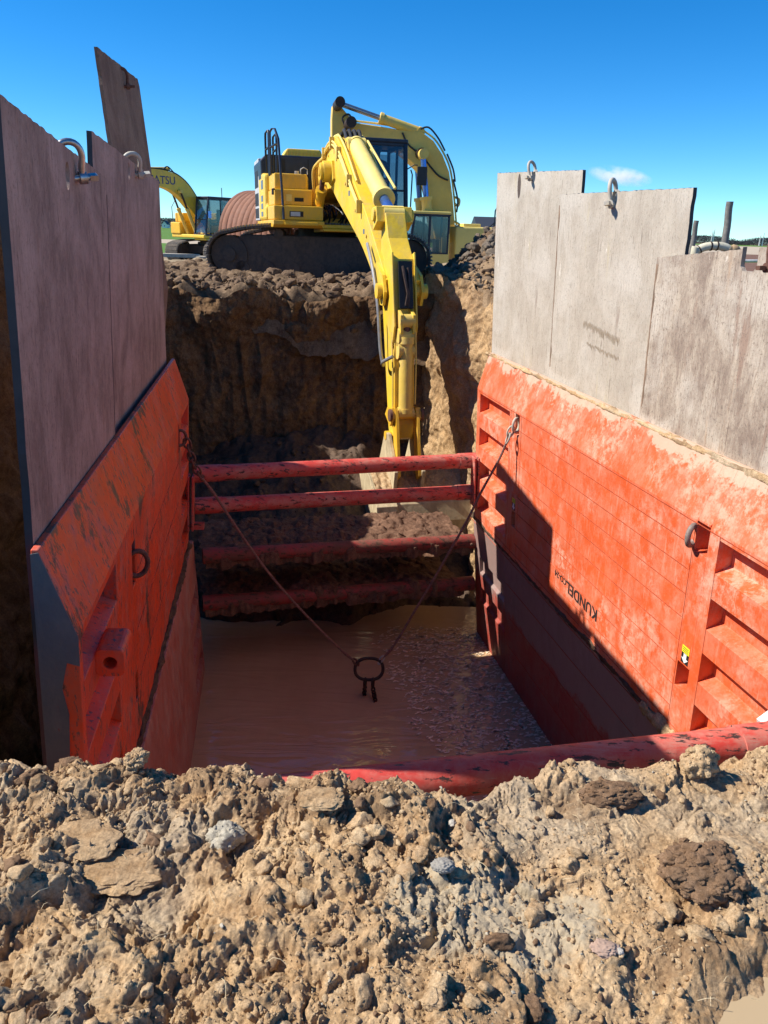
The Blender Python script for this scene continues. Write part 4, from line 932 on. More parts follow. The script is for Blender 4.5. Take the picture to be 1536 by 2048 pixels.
# ================================================================== EXCAVATORS
def side_poly(cl):
    """centreline [(r,z,depth)] -> closed outline"""
    up = []; dn = []
    for i, (r, z, d) in enumerate(cl):
        a = cl[max(i-1, 0)]; b = cl[min(i+1, len(cl)-1)]; tx, tz = b[0]-a[0], b[1]-a[1]; L = sqrt(tx*tx+tz*tz); nx, nz = -tz/L, tx/L
        up.append((r+nx*d/2, z+nz*d/2)); dn.append((r-nx*d/2, z-nz*d/2))
    return up+dn[::-1]
def smooth_cl(cl, n=5):
    out = []
    for i in range(len(cl)-1):
        p = [np.array(cl[max(i-1, 0)]), np.array(cl[i]), np.array(cl[i+1]), np.array(cl[min(i+2, len(cl)-1)])]
        for k in range(n):
            t = k/n; out.append(tuple(.5*((2*p[1])+(-p[0]+p[2])*t+(2*p[0]-5*p[1]+4*p[2]-p[3])*t*t+(-p[0]+3*p[1]-3*p[2]+p[3])*t**3)))
    return out+[tuple(cl[-1])]
def tracks(E, rel, L, gauge, W, H, m, zb=0., k=1., dark='track', tip='track_tip', tall=False):
    R = Matrix.Rotation(rel, 3, 'Z')
    for sg in (-1, 1):
        # belt path: idler and sprocket with a slightly humped top run
        path = []; r = H*.42; n = 14
        for i in range(n+1):
            a = -pi/2+pi*i/n; path.append((L/2-r+r*cos(a), r+r*sin(a)))
        for i in range(1, 12):
            t = i/12; path.append(((L/2-r)*(1-2*t), 2*r+(H-2*r)*sin(pi*t)**.6))
        for i in range(n+1):
            a = pi/2+pi*i/n; path.append((-L/2+r+r*cos(a), r+r*sin(a)))
        N = len(path); cum = [0]
        for i in range(N): a, b = path[i], path[(i+1) % N]; cum.append(cum[-1]+sqrt((a[0]-b[0])**2+(a[1]-b[1])**2))
        T = cum[-1]; ns = int(T/(.2*k)); belt = MB(); tips = MB()
        def at(l):
            l %= T; i = max(j for j in range(N) if cum[j] <= l); a, b = path[i], path[(i+1) % N]; t = (l-cum[i])/(cum[i+1]-cum[i]+1e-9); return a[0]+(b[0]-a[0])*t, a[1]+(b[1]-a[1])*t
        for i in range(ns):
            a = at(T*i/ns); b = at(T*(i+.93)/ns); cx, cz = (a[0]+b[0])/2, (a[1]+b[1])/2; t = Vector((b[0]-a[0], 0, b[1]-a[1])); l = t.length; t.normalize(); nrm = Vector((t.z, 0, -t.x)); Yx = Vector((0, 1, 0))
            c = Vector((cx, sg*gauge/2, cz+zb)); c = R @ (c-nrm*.0); ax = (R @ t, R @ Yx, R @ nrm)
            belt.box(c, (l, W, .05*k), ax)
            for q in (-.36, .0, .36): tips.box(c+ax[2]*.045*k+ax[0]*q*l, (.022*k, W*.99, .045*k), ax)
        name = 'track'; fr = MB(); o = belt.build(name, m, E)
        tips.build('grouser_bars', tip, o)
        fr.prism([(-L/2+.45*k, .12*k), (L/2-.45*k, .12*k), (L/2-.35*k, H*.55), (L/2-.8*k, H*.8), (-L/2+.8*k, H*.8), (-L/2+.35*k, H*.55)], lambda u, v, w: R @ Vector((u, sg*gauge/2+w, v+zb)), -W*.30, W*.30)
        fr.build('track_frame', dark, E, bevel=.03*k)
        wh = MB()
        for u in (-1, 1): c = R @ Vector((u*(L/2-r), sg*gauge/2, r+zb)); a = R @ Vector((0, 1, 0)); wh.cyl(c-a*W*.34, c+a*W*.34, r*.86, 26); wh.cyl(c-a*W*.40, c+a*W*.40, r*.32, 16)
        for i in range(7): c = R @ Vector((-L/2+r+(L-2*r)*(i+.5)/7, sg*gauge/2, .2*k+zb)); a = R @ Vector((0, 1, 0)); wh.cyl(c-a*W*.34, c+a*W*.34, .16*k, 14)
        for i in (-.18, .2): c = R @ Vector((L*i, sg*gauge/2, H-.2*k+zb)); a = R @ Vector((0, 1, 0)); wh.cyl(c-a*W*.3, c+a*W*.3, .11*k, 12)
        wh.build('track_wheel', dark, E, smooth=True)
    fr = MB(); fr.box(R @ Vector((0, 0, H*.55+zb)), (L*.42, gauge*.9, H*.42), (R @ Vector((1, 0, 0)), R @ Vector((0, 1, 0)), Vector((0, 0, 1)))); fr.build('undercarriage', dark, E, bevel=.05*k)
    c = MB(); c.cyl((0, 0, H*.7+zb), (0, 0, H*1.13+zb+.04), .62*k*1.15, 30); c.build('slew_ring', dark, E, smooth=True)
def cylinder(E, a, b, frac, r, mb_, mr, parent, name, ext=0):
    """hydraulic cylinder: barrel from a over frac of the way, rod to b"""
    a = Vector(a); b = Vector(b); d = (b-a).normalized(); L = (b-a).length; m = a+d*L*frac
    o = MB(); o.cyl(a, m, r, 22); o.cyl(m-d*.09, m+d*.02, r*1.22, 22); o.cyl(a-d*.0, a+d*.07, r*1.12, 22); o = o.build(name, mb_, parent, smooth=True)
    q = MB(); q.cyl(m, b, r*.55, 16); q.build('rod', mr, o, smooth=True)
    q = MB(); s = d.cross(Vector((0, 1, 0))); s = Vector((0, 1, 0)); q.cyl(b-s*r*1.1, b+s*r*1.1, r*.95, 16); q.cyl(a-s*r*1.1, a+s*r*1.1, r*.9, 16); q.build('rod_eye', mb_, o, smooth=True)
    return o
def cab(E, x0, x1, y0, y1, z0, z1, frame_m, body_m=None, op=False, k=1., lowm=None):
    c = MB(); t = .07*k; zs = z0+(z1-z0)*.42; xf = x1+.0
    # corner posts, roof and sills
    sl = .10*k
    def post(xa, ya, xb, yb, w=t, h=t): c.beam((xa, ya, z0), (xb, yb, z1), w, h, up=(0, 1, 0))
    for y in (y0+t/2, y1-t/2):
        post(x0+t/2, y, x0+t/2, y); post(x1, y, x1-.28*k, y, t*1.25, t*1.25); c.beam((x0+(x1-x0)*.46, y, z0), (x0+(x1-x0)*.46, y, z1), t*1.2, t*.7, up=(0, 1, 0))
        c.beam((x0, y, z0), (x1, y, z0), t, t*1.4); c.beam((x0, y, z1-.02), (x1-.28*k, y, z1-.02), t, t*1.4); c.beam((x0+.02, y, zs), (x0+(x1-x0)*.46, y, zs), t*.8, t*.8)
    c.beam((x1, y0, z0), (x1, y1, z0), t, t*1.4); c.beam((x1-.28*k, y0, z1), (x1-.28*k, y1, z1), t, t*1.6); c.beam((x1-.12*k, y0, zs), (x1-.12*k, y1, zs), t*.6, t*.6); c.beam((x0, y0, z1), (x0, y1, z1), t, t)
    o = c.build('cab', frame_m, E, bevel=.015*k)
    r = MB(); r.b2((x0-.03*k, y0-.02*k, z1), (x1-.22*k, y1+.02*k, z1+.09*k)); r.build('cab_roof', body_m or frame_m, o, bevel=.03*k)
    s = MB()
    for y in (y0, y1):
        s.b2((x0, y-.012*k, z0-.05*k), (x0+(x1-x0)*.46, y+.012*k, zs-.02)); 
    s.b2((x0-.01, y0, z0-.05*k), (x0+.03*k, y1, z1-.6*k)); s.build('cab_side', lowm or body_m or frame_m, o)
    g = MB()
    def q(a, b, c_, d): g.add([a, b, c_, d], [(0, 1, 2, 3)])
    for y in (y0+.02*k, y1-.02*k):
        q((x0+t, y, zs), (x0+(x1-x0)*.45, y, zs), (x0+(x1-x0)*.45, y, z1-.05*k), (x0+t, y, z1-.05*k)); q((x0+(x1-x0)*.48, y, z0+.1*k), (x1-.03*k, y, z0+.1*k), (x1-.28*k, y, z1-.05*k), (x0+(x1-x0)*.48, y, z1-.05*k))
    q((x1-.02*k, y0+t, z0+.1*k), (x1-.02*k, y1-t, z0+.1*k), (x1-.26*k, y1-t, z1-.05*k), (x1-.26*k, y0+t, z1-.05*k)); q((x0+.05*k, y0+t, z1-.7*k), (x0+.05*k, y1-t, z1-.7*k), (x0+.05*k, y1-t, z1-.1*k), (x0+.05*k, y0+t, z1-.1*k))
    g.build('window_glass', 'glass', o)
    st = MB(); st.box(((x0+x1)/2-.15*k, (y0+y1)/2, z0+.55*k), (.5*k, .5*k, .14*k)); st.box(((x0+x1)/2-.42*k, (y0+y1)/2, z0+.95*k), (.14*k, .48*k, .75*k)); st.build('operator_seat', 'black', o, bevel=.03)
    return o
def rail(E, pts, r, m, parent=None, name='handrail'):
    mb = MB()
    for p in pts: mb.tube(p, r, 7)
    return mb.build(name, m, parent or E, smooth=True)

# ---------- the big machine on the pad
yl = .5; O2 = Vector((-1.62, 19.6)); DIRF = Vector((sin(radians(14.2)), -cos(radians(14.2))))
E1 = thing('excavator', 'big yellow excavator on the far bank, its boom and bucket reaching down into the trench', 'excavator', (O2.x, O2.y, yl), atan2(DIRF.y, DIRF.x), framed=True)
rel = -atan2(DIRF.y, DIRF.x)+radians(-2)
tracks(E1, rel, 5.1, 2.9, .72, 1.16, 'track', zb=0.02)
PZb = 1.32
mb = MB(); mb.b2((-2.9, -1.52, PZb), (.1, -.42, PZb+.16)); mb.b2((-2.9, -.45, PZb), (2.0, 1.5, PZb+.17)); mb.prism([(-2.2, PZb-.0), (2.05, PZb), (2.05, PZb-.1), (-2.2, PZb-.28)], lambda u, v, w: (u, w, v), -.42, 1.48); mb.build('revolving_frame', 'yel_deep', E1, bevel=.02)
# right side box group (fuel tank and tool boxes)
mb = MB(); mb.prism([(-2.3, PZb-.0), (1.86, PZb), (2.02, PZb+.12), (2.02, PZb+.30), (-2.3, PZb+.30)], lambda u, v, w: (u, w, v), -1.52, -.40); mb.b2((2.02, -1.28, PZb+.10), (2.05, -.55, PZb+.24)); mb.build('side_deck', 'yel_deep', E1, bevel=.025)
mb = MB(); mb.b2((.5, -1.50, PZb+.31), (1.96, -.42, PZb+.78)); o = mb.build('tool_box', 'yel_deep', E1, bevel=.022)
g = MB(); g.b2((1.955, -1.16, PZb+.42), (1.972, -.86, PZb+.60)); lg = g.build('headlight', 'black2', o); g = MB(); g.b2((1.972, -1.14, PZb+.44), (1.98, -.93, PZb+.58)); g.build('lens', 'white_grey', lg)
mb = MB(); mb.b2((.3, -1.46, PZb+.79), (1.72, -.62, PZb+1.22)); mb.b2((.3, -1.44, PZb+1.22), (1.60, -.72, PZb+1.50)); mb.b2((.9, -.60, PZb+.79), (1.55, -.42, PZb+1.25)); fu = mb.build('fuel_tank', 'yel_deep', E1, bevel=.025)
g = MB(); g.b2((1.715, -1.02, PZb+.90), (1.73, -.82, PZb+1.0)); g.build('latch_recess', 'black2', fu); g = MB(); g.b2((1.715, -1.2, PZb+.9), (1.727, -1.08, PZb+1.08)); g.b2((1.615, -.5, PZb+1.0), (1.62, -.44, PZb+1.12)); g.build('caution_plate', 'yel_pale', fu)
g = MB(); g.tube([(1.2, -.9, PZb+1.5), (1.2, -.9, PZb+1.58)], .05, 12); g.tube([(1.5, -.85, PZb+1.50), (1.5, -.85, PZb+1.6), (1.5, -.78, PZb+1.64), (1.5, -.7, PZb+1.6), (1.5, -.7, PZb+1.5)], .012, 6); g.build('filler_cap', 'white_grey', fu, smooth=True)
# side cover of the machine with decals, and louvred pump door
mb = MB(); mb.prism([(-2.0, PZb+.31), (.46, PZb+.31), (.46, PZb+.8), (.28, PZb+.82), (.28, PZb+1.55), (-.6, PZb+1.62), (-2.0, PZb+1.62)], lambda u, v, w: (u, w, v), -1.54, -.5); sc_ = mb.build('side_cover', 'yel', E1, bevel=.06)
g = MB()
for i, (u, z) in enumerate(((-.35, 1.28), (-.4, .95), (-.42, .72), (-.45, .45))): g.b2((u-.28, -1.548, PZb+z), (u+.2, -1.541, PZb+z+.17))
g.build('decal', 'decal', sc_)
mb = MB(); mb.b2((-2.6, -1.545, PZb+.31), (-1.3, -.4, PZb+2.0)); lv = mb.build('louvre_panel', 'white_grey', E1, bevel=.02)
g = MB()
for z in (.40, .86, 1.36): g.b2((-2.5, -1.552, PZb+z), (-1.45, -1.546, PZb+z+.38))
gg = g.build('louvre', 'black2', lv)
# engine hood, exhaust guard box, counterweight
mb = MB(); mb.prism([(-1.5, PZb+1.55), (-1.5, PZb+1.5), (-1.56, PZb+1.9), (-1.42, PZb+2.04), (.3, PZb+2.04), (1.52, PZb+1.98), (1.52, PZb+.5), (-1.5, PZb+.5)][2:], lambda y, z, x: (x, y, z), -2.6, -.55); hd = mb.build('engine_hood', 'black', E1, bevel=.04)
g = MB(); g.b2((-.545, -1.35, PZb+1.5), (-.54, -.95, PZb+1.95)); g.b2((-.545, -.4, PZb+1.0), (-.54, -.38, PZb+1.97)); g.build('hood_joint', 'black2', hd)
mb = MB(); mb.prism([(-.98, PZb+2.03), (-.85, PZb+2.28), (-.02, PZb+2.28), (.06, PZb+2.03)], lambda y, z, x: (x, y, z), -1.6, -.95)
gb = mb.build('hood_box', 'yel', E1, bevel=.03); g = MB()
for i in range(9): g.b2((-.955, -.84+i*.09, PZb+2.06), (-.93, -.80+i*.09, PZb+2.18))
g.build('box_vent', 'yel_deep', gb); g = MB(); g.b2((-.90, -1.0, PZb+2.03), (-.86, .05, PZb+2.06)); g.build('hood_grille', 'white_grey', gb)
mb = MB(); K = 14; cw = [(-2.5, -1.52)]+[(-2.6-.95*sin(pi*i/K)**.6, -1.52+3.04*i/K) for i in range(1, K)]+[(-2.5, 1.52)]
mb.prism(cw, lambda x, y, z: (x, y, z), PZb+.0, PZb+1.35); mb.build('counterweight', 'yel', E1, bevel=.05)
# boom foot bay (pumps and hoses)
mb = MB(); rg = random.Random(2)
for i in range(16):
    y = -.42+i*.055; z0 = PZb+.2; p = [(1.0+rg.uniform(-.2, .4), y, z0), (1.5+rg.uniform(-.2, .3), y+rg.uniform(-.1, .1), z0+.35), (1.2, y+rg.uniform(-.15, .15), z0+.65), (.6, y, z0+.55)]; mb.tube(smooth_cl(p, 6), .024, 6)
mb.build('boom_foot_hose', 'rubber', E1, smooth=True)
mb = MB(); mb.b2((.2, -.42, PZb+.17), (.45, .42, PZb+1.2)); 
for y in (-.40, .36): mb.prism([(.0, PZb+.1), (1.0, PZb+.1), (.7, PZb+.9), (.2, PZb+.9)], lambda u, v, w: (u, w, v), y, y+.05)
mb.b2((1.0, -.35, PZb+.17), (1.35, .3, PZb+.42)); mb.build('boom_bracket', 'yel_deep', E1, bevel=.01)
cb = cab(E1, .15, 2.0, .48, 1.50, 1.27, 2.93, 'black', lowm='black')
# mirror, wiper bar, guards
g = MB(); g.tube([(1.85, 1.5, 2.42), (1.95, 1.62, 2.5), (1.98, 1.70, 2.5)], .014, 6); g.box((2.0, 1.80, 2.28), (.06, .22, .38)); g.build('mirror', 'rubber', E1, bevel=.015)
rail(E1, [[(1.98, 1.56, 1.4), (1.98, 1.58, 2.3), (1.98, 1.54, 2.4)]], .016, 'rubber', cb)
# hand rails on the right side
def hoop(x0, x1, y, z0, z1, r=.028): return [(x0, y, z0), (x0, y, z1-.12), (x0+.06*(1 if x1 > x0 else -1), y, z1), (x1-.06*(1 if x1 > x0 else -1), y, z1), (x1, y, z1-.12), (x1, y, z0)]
rail(E1, [hoop(.25, -.55, -1.42, PZb+1.5, PZb+2.75, .03), hoop(.25, -.55, -1.24, PZb+1.5, PZb+2.62), [(.25, -1.42, PZb+2.15), (-.55, -1.42, PZb+2.15)], [(.25, -1.24, PZb+2.1), (-.55, -1.24, PZb+2.1)],
          [(1.0, -1.46, PZb+1.5), (1.0, -1.46, PZb+2.5), (1.08, -1.42, PZb+2.62), (1.3, -1.38, PZb+2.58), (1.62, -1.34, PZb+2.2), (1.8, -1.30, PZb+1.2), (2.04, -1.30, PZb+.32)], [(1.0, -1.46, PZb+2.05), (1.62, -1.36, PZb+2.1)], [(1.72, -1.46, PZb+1.2), (1.78, -1.5, PZb+1.2), (1.78, -1.5, PZb+1.05)]], .027, 'black')
def remap(o):
    if o.type == 'MESH' and o.name.split('.')[0] in BODYN:
        for v in o.data.vertices: v.co.z = float(np.interp(v.co.z-PZb, [-.3, 0, .3, .78, 1.22, 1.5, 2.04, 2.28, 2.75], [.95, 1.12, 1.27, 1.57, 1.91, 2.23, 2.77, 2.96, 3.22]))
BODYN = {'revolving_frame', 'side_deck', 'tool_box', 'headlight', 'lens', 'fuel_tank', 'latch_recess', 'caution_plate', 'filler_cap', 'side_cover', 'decal', 'louvre_panel', 'louvre', 'engine_hood', 'hood_joint', 'hood_box', 'box_vent', 'hood_grille', 'counterweight', 'boom_foot_hose', 'boom_bracket', 'handrail'}
for o in E1.children_recursive:
    if o.parent is not cb: remap(o)
# boom
cl = smooth_cl([(.25, 1.90, .5), (1.2, 2.25, .75), (2.3, 2.42, 1.0), (3.2, 2.16, 1.06), (4.6, 1.56, .78), (5.8, 1.04, .60), (7.3, .2, .42)], 5)
BW = .29
mb = MB(); mb.prism(side_poly(cl), lambda u, v, w: (u, w, v), -BW, BW); bo = mb.build('boom', 'yel', E1, bevel=.012)
# weld plates on boom: cylinder boss, tip fork, pipe lines with clips
g = MB(); g.cyl((2.38, -.56, 2.25), (2.38, .56, 2.25), .17, 24); g.cyl((2.38, -.50, 2.25), (2.38, .50, 2.25), .21, 24)
for s in (-1, 1):
    g.prism([(2.0, 2.1), (2.2, 2.5), (2.6, 2.45), (2.75, 2.1), (2.4, 1.98)], lambda u, v, w: (u, w, v), s*BW, s*(BW+.05)); g.prism([(6.6, .35), (6.85, .62), (7.35, .45), (7.5, .2), (7.4, -.02), (7.1, -.02)], lambda u, v, w: (u, w, v), s*BW, s*(BW+.045))
g.cyl((7.3, -.42, .2), (7.3, .42, .2), .12, 20); g.build('boom_boss', 'yel', bo, smooth=True)
def off_cl(cl, k, a, b, y): # a pipe following the top of the boom side
    up = side_poly(cl)[:len(cl)]; cn = [(c[0], c[1]) for c in cl]; out = []
    for i in range(a, b): out.append((cn[i][0]+(up[i][0]-cn[i][0])*k, y, cn[i][1]+(up[i][1]-cn[i][1])*k))
    return out
pp = MB(); cp = MB()
for j, k in enumerate((.82, .70)):
    p = off_cl(cl, k, 3, 24, -BW-.045); pp.tube(p, .021, 8)
for y in (-.22, -.11, .0, .11, .22):
    p = off_cl(cl, 1.06, 2, 13, y); pp.tube([(q[0], q[1], q[2]-.01) for q in p], .026, 8)
for i in (7, 11, 15, 19, 23):
    q = off_cl(cl, .76, i, i+1, -BW-.05)[0]; cp.box(q, (.07, .09, .22))
pp.tube(off_cl(cl, 1.08, 12, 21, .25), .026, 8); pp.tube(off_cl(cl, 1.1, 12, 21, -.25), .02, 8)
pp.build('hydraulic_pipe', 'yel_pale', bo, smooth=True); cp.build('pipe_clip', 'yel_cyl', bo, bevel=.005)
for (u, z, w_, h_) in ((1.75, 2.25, .16, .10), (4.2, 1.72, .14, .09), (5.6, 1.05, .12, .08)):
    g = MB(); g.b2((u, -BW-.004, z), (u+w_, -BW-.001, z+h_)); g.build('warning_plate', 'decal', bo)
g = MB()
for u, z in ((1.2, 2.45), (1.9, 2.6), (2.9, 2.45), (3.9, 1.95), (4.9, 1.45), (5.9, 1.02)): g.cyl((u, -BW-.02, z), (u, -BW+.01, z), .03, 8)
g.build('pipe_clip', 'yel_cyl', bo)
# short black jumper hoses over the peak
hz = MB()
for y in (-.15, -.05, .05, .15):
    hz.tube(smooth_cl([(2.75, y, 2.93), (2.95, y, 2.99), (3.15, y, 2.86), (3.4, y, 2.70)], 6), .035, 8); hz.cyl((2.7, y, 2.9), (2.78, y, 2.95), .045, 10); hz.cyl((3.36, y, 2.74), (3.46, y, 2.68), .045, 10)
hz.build('jumper_hose', 'rubber', bo, smooth=True)
hz = MB()
for y in (-.32, -.40): hz.tube(smooth_cl([(.5, y, 1.95), (.7, y-.05, 2.35), (1.0, y, 2.5), (1.5, -.31, 2.6)], 6), .035, 8)
hz.build('boom_foot_pipe', 'yel_cyl', bo, smooth=True)
for s in (-1, 1): cylinder(E1, (1.35, s*.47, 1.25), (2.38, s*.47, 2.25), .66, .10, 'yel_deep', 'rust_steel', E1, 'boom_cylinder')
# stick
U_ = Vector((1.08, 0, -3.35)).normalized(); P = Vector((7.3-.952*.22, 0, .25-.307*.22)); Nn = Vector((-U_.z, 0, U_.x))*-1  # outward (towards the viewer)
if Nn.x < 0: Nn = -Nn
def SP(l, d, y): q = P+U_*l+Nn*d; return (q.x, y-.06, q.z)
SW = .165
st_poly = [(-1.22, .02), (-1.18, .26), (-.75, .36), (-.35, .62), (.55, .55), (2.2, .24), (2.42, .12), (2.42, -.1), (2.2, -.17), (.2, -.2), (-.25, -.22), (-.8, -.12)]
mb = MB(); mb.prism(st_poly, lambda l, d, w: SP(l, d, w), -SW, SW); stk = mb.build('stick', 'yel', E1, bevel=.012)
g = MB()
for s in (-1, 1):
    g.prism([(-.45, .1), (-.45, .66), (.7, .62), (1.0, .40), (.5, .1)], lambda l, d, w: SP(l, d, w), s*SW, s*(SW+.03))
    g.prism([(.35, .5), (.55, .78), (.82, .72), (.95, .45)], lambda l, d, w: SP(l, d, w), s*(SW-.09), s*(SW-.04))
g.prism([(-1.36, -.05), (-1.3, .2), (-1.05, .22), (-1.0, -.08)], lambda l, d, w: SP(l, d, w), -.30, .30)
g.cyl(SP(-1.2, .08, -.34), SP(-1.2, .08, .34), .1, 18); g.build('stick_gusset', 'yel', stk, bevel=.01)
g = MB(); g.prism([(-.30, .62), (-.30, .655), (.42, .63), (.42, .58)], lambda l, d, w: SP(l, d+.035, w), -.10, .12); g.build('front_slot', 'black2', stk)
g = MB(); g.tube([SP(-.22, .68, -.03), SP(-.05, .72, -.02), SP(.2, .7, .03), SP(.38, .66, .0)], .025, 7); g.tube([SP(-.2, .68, .05), SP(.1, .71, .05), SP(.4, .66, .03)], .02, 7); g.build('slot_hose', 'dark_iron', stk, smooth=True)
# stick cylinder over the boom (rod end on the stick head)
cylinder(E1, (3.45, 0, 2.68), SP(-1.2, .08, 0), .80, .155, 'yel_pale', 'chrome', E1, 'stick_cylinder')
g = MB(); 
for y in (-.19, .12): g.prism([(3.1, 2.5), (3.3, 2.82), (3.55, 2.78), (3.8, 2.2)], lambda u, v, w: (u, w, v), y, y+.07)
g.build('cylinder_lug', 'yel', bo, bevel=.01)
g = MB(); g.tube([(3.6, .2, 2.75), (5.9, .2, 1.8)], .022, 7); g.build('cylinder_pipe', 'yel_pale', E1, smooth=True)
# bucket cylinder down the front of the stick
cylinder(E1, SP(2.03, .36, .0), SP(.62, .66, 0), .82, .115, 'yel_cyl', 'rust_steel', stk, 'bucket_cylinder')
g = MB(); g.tube([SP(.8, .72, .12), SP(1.2, .62, .14), SP(1.9, .48, .13)], .016, 6); g.tube([SP(.75, .45, -SW-.03), SP(1.3, .42, -SW-.03), SP(1.95, .3, -SW-.03)], .016, 6)
for l in (.85, 1.05): g.cyl(SP(l, .6-.17*(l-.62), -.14), SP(l, .6-.17*(l-.62), .14), .14, 16)
g.build('cylinder_line', 'yel_cyl', stk, smooth=True)
# grey hose looping from boom side to stick
g = MB(); g.tube(smooth_cl([(6.3, -.36, .9), (6.8, -.38, .55), (7.2, -.37, .0), (7.4, -.35, -.7), (7.5, -.32, -.95), SP(1.2, .32, -.33), SP(1.15, .55, -.22)], 8), .028, 8); g.build('loop_hose', 'hose_grey', E1, smooth=True)
# linkage and bucket
Bp = Vector(SP(2.36, .0, 0)); 
lk = MB()
for s in (-1, 1):
    lk.prism([(2.0, .28), (1.95, .44), (2.15, .5), (3.05, .46), (3.10, .30), (2.9, .24)], lambda l, d, w: SP(l, d, w), s*.15, s*.195)
    lk.prism([(2.0, -.08), (1.9, .1), (1.95, .42), (2.12, .46), (2.22, .2)], lambda l, d, w: SP(l, d, w), s*.20, s*.235)
lk.cyl(SP(2.06, .38, -.26), SP(2.06, .38, .26), .07, 18); lk.cyl(SP(2.36, 0, -.27), SP(2.36, 0, .27), .075, 18); lk.cyl(SP(2.86, .34, -.3), SP(2.86, .34, .3), .07, 18)
lk.build('bucket_linkage', 'yel_deep', E1, smooth=True)
g = MB()
for s in (-1, 1): g.cyl(SP(2.06, .38, s*.24), SP(2.06, .38, s*.28), .10, 18)
g.build('pin_boss', 'rust_steel', E1, smooth=True)
# bucket: curved shell open towards the machine
bx, bz = Bp.x+.05, Bp.z-.34
prof = [(-.62, -.28), (-.30, -.22), (.15, -.30), (.48, -.42), (.70, -.62), (.80, -.90), (.76, -1.18), (.58, -1.42), (.28, -1.56), (-.15, -1.58), (-.55, -1.50)]
WB = .98; mb = MB(); th = .04
inner = [(x*.93-.01, -.85+(z+.85)*.92) for x, z in prof]
pr2 = prof+inner[::-1]
BY = .38
mb.prism(pr2, lambda u, v, w: (bx+u, w+BY, bz+v), -WB, WB); bk = mb.build('bucket', 'bucket', E1, bevel=.008)
g = MB()
for s in (-1, 1): g.prism(prof, lambda u, v, w: (bx+u, w+BY, bz+v), s*WB, s*(WB+.035)); g.prism([(.30, -.35), (.82, -.60), (.90, -.9), (.74, -1.25), (.66, -1.2), (.74, -.9), (.68, -.68), (.3, -.45)], lambda u, v, w: (bx+u, w+BY, bz+v), s*(WB-.30), s*(WB+.05))
for y in (-.26, .20): g.prism([(-.5, -.26), (-.12, .40), (.12, .40), (.62, -.1), (.55, -.46), (.1, -.3)], lambda u, v, w: (bx+u, w-.06, bz+v), y, y+.06)
g.build('bucket_side', 'bucket', bk, bevel=.008)
g = MB()
for i in range(5): y = -WB+.1+i*(2*WB-.2)/4; g.prism([(-.5, -1.6), (-.5, -1.48), (-.85, -1.58)], lambda u, v, w: (bx+u, w+BY, bz+v), y-.06, y+.06)
g.build('bucket_tooth', 'rust_steel', bk)
# soil lying on the back edge of the bucket
xs = np.linspace(-WB, WB, 150); ts = np.linspace(0, 1, 40); X, Tt = np.meshgrid(xs, ts, indexing='ij')
u = -.2+.75*Tt; z = -.27-.17*Tt**2+.045*np.sin(pi*Tt)*(1+.8*fbm(X*6, Tt*3, 0, 3, 4))+.03*fbm(X*14, Tt*9, 0, 3, 9)
o = obj('caked_soil', np.stack([bx+u, X+BY, bz+z], -1).reshape(-1, 3), grid_faces(150, 40), 'dirt_clod', bk, smooth=True)

# operator
OPx, OPy, OPz = 1.0, 1.0, PZb+.8
def skin_person(loc, rotz, joints, edges, m, label, name='person'):
    me = bpy.data.meshes.new(name); me.from_pydata([j[0] for j in joints], edges, []); o = bpy.data.objects.new(name, me); SC.collection.objects.link(o)
    o.location = loc; o.rotation_euler = (0, 0, rotz); md = o.modifiers.new('skin', 'SKIN')
    for i, j in enumerate(joints): sv_ = me.skin_vertices[0].data[i]; sv_.radius = (j[1], j[1]*(j[2] if len(j) > 2 else 1)); sv_.use_root = (i == 0)
    sb = o.modifiers.new('sub', 'SUBSURF'); sb.levels = 2; sb.render_levels = 2; me.materials.append(M[m]); return o
J = [((0, 0, .0), .13, 1.2), ((0, 0, .22), .12, 1.3), ((.02, 0, .44), .13, 1.4), ((.03, 0, .55), .055), ((.05, 0, .66), .09), ((.06, 0, .78), .085),
     ((.02, .2, .46), .06), ((.12, .27, .22), .045), ((.38, .22, .16), .035), ((.46, .2, .17), .04), ((.02, -.2, .46), .06), ((.12, -.27, .22), .045), ((.38, -.22, .16), .035), ((.46, -.2, .17), .04),
     ((.1, .1, -.02), .09), ((.48, .14, .04), .07), ((.56, .14, -.36), .05), ((.66, .14, -.42), .04), ((.1, -.1, -.02), .09), ((.48, -.14, .04), .07), ((.56, -.14, -.36), .05), ((.66, -.14, -.42), .04)]
Ed = [(0, 1), (1, 2), (2, 3), (3, 4), (4, 5), (2, 6), (6, 7), (7, 8), (8, 9), (2, 10), (10, 11), (11, 12), (12, 13), (0, 14), (14, 15), (15, 16), (16, 17), (0, 18), (18, 19), (19, 20), (20, 21)]
Rz = Matrix.Rotation(atan2(DIRF.y, DIRF.x), 3, 'Z'); pl0 = Vector((O2.x, O2.y, yl))+Rz @ Vector((.95, .99, PZb+.80))
op = skin_person(pl0, atan2(DIRF.y, DIRF.x), J, Ed, 'skin', 'p'); tag(op, 'person sitting at the controls in the cab of the big excavator, wearing a hi-vis vest', 'person')
mb = MB(); mb.tube([(0, 0, .02), (.0, 0, .2), (.02, 0, .42), (.03, 0, .5)], [.17, .165, .185, .12], 16, caps=False); vst = mb.build('hi_vis_vest', 'hivis', op, smooth=True)
mb = MB(); mb.ico((.05, 0, .75), .115, 3, (1.1, .95, .85), .0); mb.build('hard_hat', 'black', op, smooth=True)

# ---------- two more machines behind, side on
def far_excavator(loc, yaw, rel, k, label, bodym, boom_px, stickm, Yp, trk=True, low=0., roofz=None, cabm='black', name='excavator', bm='yel_boom_far', group=None):
    E = thing('excavator', label, 'excavator', loc, yaw, group, framed=True)
    return E
